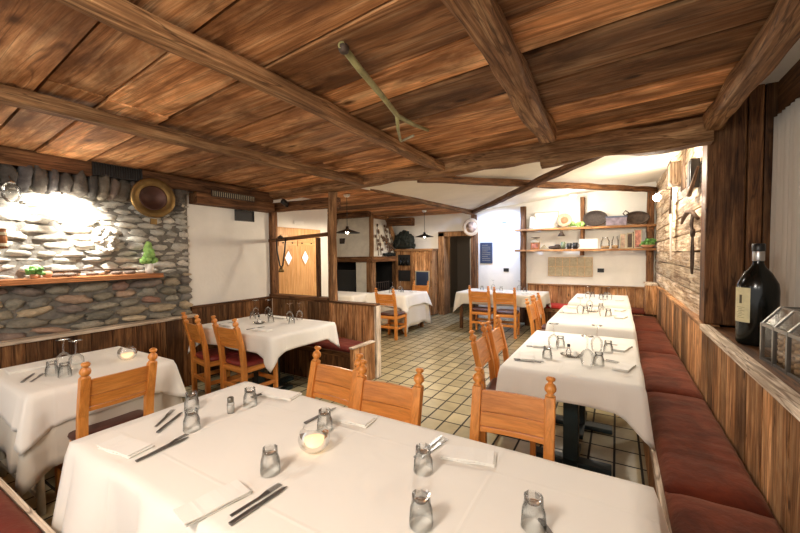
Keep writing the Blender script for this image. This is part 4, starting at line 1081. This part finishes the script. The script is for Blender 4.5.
t=empty('dried_herbs',(XR-.04,4.55,2.28),0,'bundle of pale straw and herbs hanging on the timber wall','herbs')
b=MB()
for i in range(22): b.tube([(0,rr.uniform(-.02,.02),.28),(-.02,rr.uniform(-.07,.07),.1),(-.02,rr.uniform(-.15,.15),-.12)],.005,4)
b.build('stalks', M['twig'], t)
# hook thing on ceiling
t=empty('wooden_hook',(-1.22,1.96,2.50),0,'forked greenish stick hanging under the ceiling planks, centre','stick')
MB().tube([(.09,-.58,.04),(.05,-.38,.02),(0,-.1,.0),(-.06,.19,-.02),(-.075,.45,.0),(-.08,.69,.03)],[.018,.018,.017,.016,.014,.012],8).build('shaft', M['horn'], t)
MB().tube([(-.06,.18,-.02),(-.16,.36,-.04),(-.29,.62,-.04)],[.014,.012,.010],7).build('fork', M['horn'], t)
MB().tube([(-.29,.62,-.04),(-.22,.60,-.035),(-.15,.58,-.03)],[.010,.010,.010],7).build('tip', M['straw'], t)
MB().blob((.09,-.56,.03),.024,.024,.024,2).build('knot', M['iron'], t)

# ------------------------------------------------------------ sill: bottle and cork chest
t=empty('wine_bottle',(.76,3.10,.963),R(-14),'oversized dark bottle with pale yellow label on the window sill','bottle')
t.scale=(.77,.8,.90)
prof=[(0,.002),(.115,.002),(.128,.02),(.130,.38),(.124,.43),(.085,.50),(.045,.545),(.034,.57),(.034,.66)]
MB().lathe(prof,32,closed=False,sq=.72).build('body', M['bottleglass'], t)
MB().lathe([(.036,.585),(.038,.59),(.038,.648),(.036,.652)],24).build('neck_band', M['foil'], t)
MB().lathe([(.040,.652),(.042,.66),(.041,.70),(.034,.705),(0,.705)],24).build('cap', M['black'], t)
def curved_label(b,a0,a1,z0,z1,rr_,off=0):
    vs=[];fs=[];n=12
    for i in range(n+1):
        a=R(a0+(a1-a0)*i/n)
        for z_ in (z0,z1): vs.append((rr_*math.cos(a),rr_*math.sin(a)*.72,z_))
    for i in range(n): fs.append((2*i,2*i+2,2*i+3,2*i+1))
    b.add(vs,fs,.5,True)
b=MB(); curved_label(b,190,252,.16,.40,.1320); b.build('label', M['label'], t)
b=MB()
for k in range(7): curved_label(b,206+k%3*4,236-k%2*8,.19+k*.012,.192+k*.012,.1326)
curved_label(b,217,227,.29,.35,.1326)
b.build('label_print', M['labelink'], t)
t=empty('cork_chest',(.83,2.50,.963),R(4),'metal-edged glass chest full of corks on the window sill','chest')
def chest():
    W_,D_,H_=.13,.21,.19
    g=MB(); g.box(-W_,W_,-D_,D_,.004,H_); 
    g.build('glass_body', M['glass'], t)
    lid=MB(); poly=[(-W_,0),(-W_*.45,.09),(W_*.45,.09),(W_,0)]
    lid.prism(poly,2*D_,Matrix(((1,0,0,0),(0,0,1,-D_),(0,1,0,H_+.006),(0,0,0,1))))
    lo=lid.build('lid', M['glass'], t)
    f=MB(); e=.008
    for x in (-W_,W_):
        for y in (-D_,-D_*.34,D_*.34,D_): f.box(x-e,x+e,y-e,y+e,.0,H_+.01)
        for z_ in (.006,H_): f.box(x-e*.8,x+e*.8,-D_,D_,z_-.006,z_+.006)
    for y in (-D_,D_):
        for z_ in (.006,H_): f.box(-W_,W_,y-e*.8,y+e*.8,z_-.006,z_+.006)
    f.build('frame', M['chestmetal'], t)
    f=MB()
    for y in (-D_,-D_*.34,D_*.34,D_):
        for (a,c) in ((0,1),(1,2),(2,3)):
            f.bar((poly[a][0],y,H_+.008+poly[a][1]),(poly[c][0],y,H_+.008+poly[c][1]),.016,.008)
    for p in poly: f.bar((p[0],-D_,H_+.008+p[1]),(p[0],D_,H_+.008+p[1]),.012,.008)
    f.build('lid_frame', M['chestmetal'], lo)
    MB().tube([(0,-.04,H_+.10),(0,-.03,H_+.13),(0,.03,H_+.13),(0,.04,H_+.10)],.006,6).build('knob', M['chestmetal'], lo)
chest()
r_=random.Random(77); ck=MB().tube([(-.022,0,0),(.022,0,0)],.0115,9)
c0=ck.build('wine_cork', M['cork']); tag(c0,'wine corks piled inside the metal-edged chest on the sill','cork','corks in the chest')
first=True
for lay in range(5):
    for i in range(6):
        for j in range(3):
            o=c0 if first else c0.copy()
            if not first: COL.objects.link(o)
            first=False
            o.location=(.83-.085+j*.085+r_.uniform(-.008,.008)*0, 2.50-.165+i*.066, .963+.022+lay*.030)
            o.rotation_euler=(0,r_.uniform(-.1,.1),r_.uniform(-.5,.5))

# ------------------------------------------------------------ table ware
ZT=.7575
# prototypes
def make_tumbler():
    b=MB(); n=18
    # upside down: wide rim on the cloth, thick faceted foot on top
    b.lathe([(.036,.0),(.0365,.002),(.034,.045),(.0285,.062),(.027,.088),(.0275,.092),(.024,.094)],9,None,.5,False)
    b.lathe([(.024,.094),(.020,.090),(0,.089)],9,None,.5,False)
    b.lathe([(0,.070),(.018,.071),(.0245,.080),(.025,.092)],18)
    b.lathe([(.0345,.0),(.032,.045),(.026,.062),(.022,.069),(0,.070)],18)
    return tag(b.build('tumbler', M['glassthick']),'tumbler','glass')
def make_wine():
    t=empty('wine_glass',(0,0,0),0,'wine glass','wine glass')
    MB().lathe([(.029,0),(.036,.03),(.040,.055),(.036,.085),(.018,.105),(.006,.112)],22).build('bowl', M['glass'], t)
    MB().lathe([(.006,.112),(.0042,.125),(.0042,.175),(.008,.186)],12).build('stem', M['glassthick'], t)
    MB().lathe([(.008,.186),(.034,.190),(.036,.193),(0,.196)],22).build('base', M['glassthick'], t)
    return t
def make_fork():
    b=MB(); b.box(-.006,.006,-.09,.02,.001,.0035)
    b.add([(-.004,-.0,.001),(.004,0,.001),(.011,.045,.004),(-.011,.045,.004),(-.004,0,.0035),(.004,0,.0035),(.011,.045,.006),(-.011,.045,.006)],[(0,3,2,1),(4,5,6,7),(0,1,5,4),(1,2,6,5),(2,3,7,6),(3,0,4,7)])
    for k in range(4): x=-.0092+k*.0061; b.box(x-.0014,x+.0014,.044,.092,.004,.006)
    return tag(b.build('fork', M['knifemetal'], bevel=.0008),'fork','fork')
def make_knife():
    t=empty('knife',(0,0,0),0,'knife','knife')
    MB().box(-.0075,.0075,-.105,-.01,.001,.008).build('handle', M['knifemetal'], t, bevel=.002)
    MB().prism([(-.008,-.01),(.007,-.01),(.009,.07),(.003,.105),(-.007,.09)],.002,tint=.5,z0=.003).build('blade', M['knifemetal'], t)
    return t
def make_napkin(w=.20,d=.095):
    b=MB()
    for k,(sh,zz) in enumerate(((0,0),(.004,.005),(-.003,.010))):
        vs=[];fs=[];n=8
        for i in range(n+1):
            for j in (0,1):
                x=-w/2+w*i/n; y=-d/2+d*j
                vs.append((x+sh,y+sh*.6,.001+zz+.0015*math.sin(i*1.3+k)))
        for i in range(n): q=2*i; fs.append((q,q+2,q+3,q+1))
        m=len(vs); vs+= [(a,b_,c+.0042) for a,b_,c in vs]
        for i in range(n): q=m+2*i; fs.append((q+1,q+3,q+2,q))
        for i in range(n): q=2*i; fs.append((q,m+q,m+q+2,q+2)); fs.append((q+1,q+3,m+q+3,m+q+1))
        fs.append((0,1,m+1,m)); fs.append((2*n,m+2*n,m+2*n+1,2*n+1))
        b.add(vs,fs,.5,False)
    return tag(b.build('napkin', M['napkin'], bevel=.001),'napkin','napkin')
def make_candle():
    t=empty('candle_holder',(0,0,0),0,'candle holder','candle')
    MB().lathe([(0,.002),(.030,.002),(.045,.018),(.050,.038),(.045,.060),(.031,.074),(.034,.078)],24).build('glass_bowl', M['glassthick'], t)
    MB().lathe([(0,.006),(.026,.006),(.036,.02),(.036,.034),(0,.036)],18).build('candle', M['wax'], t)
    return t
def make_shaker(cap):
    t=empty('salt_shaker',(0,0,0),0,'shaker','shaker')
    MB().lathe([(0,.001),(.017,.001),(.0175,.05),(.013,.058)],14).build('glass_body', M['glassthick'], t)
    MB().lathe([(0,.003),(.0145,.003),(.015,.035),(0,.036)],12).build('contents', M['salt'], t)
    MB().lathe([(.0145,.055),(.0155,.06),(.0155,.078),(.010,.082),(0,.082)],14).build('cap', cap, t)
    return t
def make_dish():
    t=empty('oil_set',(0,0,0),0,'condiment dish','condiment set')
    MB().lathe([(0,.001),(.055,.001),(.075,.012),(.078,.02),(.073,.02),(.052,.006),(0,.006)],24,sq=.75).build('dish', M['glassthick'], t)
    MB().lathe([(0,.007),(.018,.007),(.02,.04),(.008,.055),(.008,.075)],14,rotm((-.02,.015,0))).build('bottle', M['glassthick'], t)
    MB().lathe([(.0085,.072),(.011,.075),(.011,.092),(0,.094)],12,rotm((-.02,.015,0))).build('stopper', M['black'], t)
    MB().lathe([(0,.007),(.014,.007),(.014,.045),(0,.046)],12,rotm((.03,-.01,0))).build('shaker', M['salt'], t)
    return t
P_={'tum':make_tumbler(),'wine':make_wine(),'fork':make_fork(),'knife':make_knife(),'nap':make_napkin(),'candle':make_candle(),'salt':make_shaker(M['darkmetalcap']),'dish':make_dish()}
GN={'tum':'upturned tumblers','wine':'upturned wine glasses','fork':'forks','knife':'knives','nap':'folded napkins'}
def setp(k,tb,items,z=ZT):
    for it in items:
        x,y,rz,lab=it
        g=GN.get(k); put(P_[k],(x,y,z),R(rz),lab, (g+' on the '+DESC[tb]) if g else None)
# foreground
F='foreground table'
setp('tum','T1',[(-1.66,.93,10,'upturned tumbler by the knife at left end of foreground table'),(-1.87,1.05,40,'upturned tumbler farther back at left end of foreground table'),
 (-1.66,1.24,0,'upturned tumbler right behind the salt shaker on foreground table'),(-1.13,1.23,20,'upturned tumbler touching the round candle on foreground table'),
 (-1.08,.885,0,'upturned tumbler above the fork in front of the candle'),(-.60,1.17,0,'upturned tumbler left of the napkin before the rightmost chair'),
 (-.485,.93,15,'upturned tumbler at bottom edge of the photo, centre'),(-.20,1.085,30,'upturned tumbler at bottom right on foreground table')])
setp('candle','T1',[(-1.05,1.08,0,'round faceted glass candle holder with lit candle on foreground table')])
setp('salt','T1',[(-1.665,1.13,0,'little glass salt shaker with dark cap on foreground table')])
setp('knife','T1',[(-1.59,.775,4,'knife pointing back at left end of foreground table'),(-1.82,.92,95-60,'knife at the back left place of foreground table'),
 (-1.245,1.33,-3,'knife left of the candle tumbler on foreground table'),(-.965,.75,-2,'knife lying nearest the bottom edge, under the candle'),
 (-.655,1.33,-5,'knife before the rightmost chair on foreground table'),(-1.73,1.41,-5,'knife behind the salt shaker on foreground table'),(-.13,1.05,40,'knife handle right of the bottom right tumbler')])
setp('fork','T1',[(-1.61,.80,10,'fork beside the left end knife of foreground table'),(-1.89,.93,40,'fork at the back left place of foreground table'),(-.995,.76,-4,'fork with upright tines nearest the bottom edge of the photo'),
 (-.63,1.33,-9,'fork before the rightmost chair on foreground table')])
setp('nap','T1',[(-1.62,1.415,8,'folded napkin at the back edge left of the leftmost chair'),(-1.08,1.37,5,'folded napkin in front of the two left chairs'),(-.49,1.34,14,'folded napkin in front of the rightmost chair'),
 (-1.10,.68,80,'folded napkin at the near edge left of the fork'),(-1.74,.70,8,'folded napkin at the near left corner of foreground table')])
P_['candle'].scale=(1.28,1.28,1.28)
# R2
P_['wine'].scale=(1.1,1.1,1.1)
setp('wine','R2',[(-.13,3.30,0,'upturned wine glass at the back of nearest bench table, right'),(-.44,3.22,0,'upturned wine glass at the back of nearest bench table, left'),(-.17,2.84,0,'upturned wine glass at the front of nearest bench table')])
setp('tum','R2',[(-.44,2.90,0,'upturned tumbler at front left of nearest bench table'),(-.05,3.32,0,'upturned tumbler beside the right rear wine glass, nearest bench table'),(-.10,2.90,0,'upturned tumbler beside the front wine glass, nearest bench table'),(-.40,3.32,0,'upturned tumbler beside the left rear wine glass, nearest bench table')])
setp('dish','R2',[(-.29,3.04,0,'glass condiment dish with small bottles in middle of nearest bench table')])
setp('nap','R2',[(.05,2.92,75,'folded napkin at front right of nearest bench table'),(.04,3.48,75,'folded napkin at back right of nearest bench table'),(-.58,3.30,105,'folded napkin at back left of nearest bench table'),(-.58,2.86,105,'folded napkin at front left of nearest bench table')])
setp('knife','R2',[(.02,3.02,80,'knife along the front right napkin, nearest bench table'),(.02,3.60,80,'knife along the back right napkin, nearest bench table'),(-.55,3.22,-80,'knife along the back left napkin, nearest bench table'),(-.55,2.78,-80,'knife along the front left napkin, nearest bench table')])
setp('fork','R2',[(.03,3.05,82,'fork along the front right napkin, nearest bench table'),(-.55,2.75,-82,'fork along the front left napkin, nearest bench table')])
# R3
setp('wine','R3',[(-.40,5.25,0,'upturned wine glass at front left of middle bench table'),(-.14,5.15,0,'upturned wine glass at front right of middle bench table'),(-.32,5.75,0,'upturned wine glass at back of middle bench table')])
setp('tum','R3',[(-.34,5.30,0,'upturned tumbler at front left of middle bench table'),(-.08,5.22,0,'upturned tumbler at front right of middle bench table'),(-.18,5.72,0,'upturned tumbler at back of middle bench table')])
setp('dish','R3',[(-.27,5.48,20,'glass condiment dish in middle of middle bench table')])
setp('nap','R3',[(.05,5.15,75,'folded napkin at front right of middle bench table'),(.05,5.78,75,'folded napkin at back right of middle bench table'),(-.56,5.30,105,'folded napkin at front left of middle bench table'),(-.56,5.80,105,'folded napkin at back left of middle bench table')])
setp('knife','R3',[(.02,5.25,80,'knife along the front right napkin, middle bench table'),(-.54,5.22,-80,'knife along the front left napkin, middle bench table')])
# R4
setp('wine','R4',[(-.42,7.05,0,'upturned wine glass at left of farthest bench table'),(-.10,7.0,0,'upturned wine glass at right of farthest bench table')])
setp('tum','R4',[(-.36,7.3,0,'upturned tumbler at left back of farthest bench table'),(-.16,7.35,0,'upturned tumbler at right back of farthest bench table'),(-.22,7.05,0,'upturned tumbler in middle of farthest bench table')])
setp('nap','R4',[(.05,7.0,80,'folded napkin at right of farthest bench table'),(-.54,7.0,100,'folded napkin at left of farthest bench table')])
# L2
setp('wine','L2',[(-4.00,3.10,0,'upturned wine glass nearest the white wall, partition bench table'),(-3.90,3.21,0,'upturned wine glass next to the white wall one, partition bench table'),(-3.36,3.08,0,'upturned wine glass at right rear of partition bench table'),(-3.30,3.18,0,'rearmost upturned wine glass, partition bench table')])
setp('tum','L2',[(-3.88,2.96,0,'upturned tumbler at left of partition bench table'),(-3.75,3.12,0,'upturned tumbler at left rear of partition bench table'),(-3.50,2.92,0,'upturned tumbler in middle of partition bench table'),(-3.22,2.98,0,'upturned tumbler at right of partition bench table')])
setp('nap','L2',[(-3.20,2.55,10,'folded napkin at near right of partition bench table'),(-3.75,2.55,0,'folded napkin at near left of partition bench table'),(-3.62,3.18,0,'folded napkin at the bench side of partition bench table')])
setp('knife','L2',[(-3.36,2.60,-8,'knife at near right place of partition bench table'),(-3.90,2.60,0,'knife at near left place of partition bench table')])
setp('dish','L2',[(-3.56,2.80,0,'glass condiment dish on partition bench table')])
# LT
setp('wine','LT',[(-3.33,.99,0,'left of two upturned wine glasses under the stone wall'),(-3.21,1.02,0,'right of two upturned wine glasses under the stone wall')],.760)
setp('tum','LT',[(-3.24,.90,0,'upturned tumbler before the wine glasses under the stone wall'),(-3.12,.93,0,'second upturned tumbler right of the wine glasses under the stone wall')],.760)
setp('candle','LT',[(-3.22,1.33,0,'glass candle holder on the small table under the stone wall')],.760)
setp('nap','LT',[(-3.55,.86,88,'folded napkin at left edge of the table under the stone wall'),(-3.45,1.05,90,'folded napkin behind the glasses under the stone wall')],.760)
setp('knife','LT',[(-3.30,.80,60,'knife in front of the glasses on the table under the stone wall')],.760)
setp('fork','LT',[(-3.25,.83,55,'fork in front of the glasses on the table under the stone wall')],.760)
# C
setp('wine','C',[(-4.0,6.45,0,'left upturned wine glass on the fireplace table'),(-3.9,6.6,0,'right upturned wine glass on the fireplace table')],.760)
setp('tum','C',[(-3.95,6.3,0,'upturned tumbler on the fireplace table, nearer one'),(-3.8,6.5,0,'upturned tumbler on the fireplace table, farther one')],.760)
setp('nap','C',[(-4.12,6.25,90,'folded napkin at left of the fireplace table'),(-3.65,6.7,90,'folded napkin at right of the fireplace table')],.760)
# D
setp('tum','D',[(-2.5,7.7,0,'upturned tumbler at left of the blue-lit wall table'),(-2.1,7.75,0,'upturned tumbler in middle of the blue-lit wall table'),(-1.6,7.7,0,'upturned tumbler at right of the blue-lit wall table')])
setp('wine','D',[(-2.3,7.85,0,'left upturned wine glass on the blue-lit wall table'),(-1.75,7.85,0,'right upturned wine glass on the blue-lit wall table')])
setp('nap','D',[(-2.05,7.4,0,'folded napkin between the two chairs at the blue-lit wall table'),(-1.5,7.4,0,'folded napkin at right end of the blue-lit wall table')])
for o in bpy.data.objects:
    if '_used' in o: del o['_used']
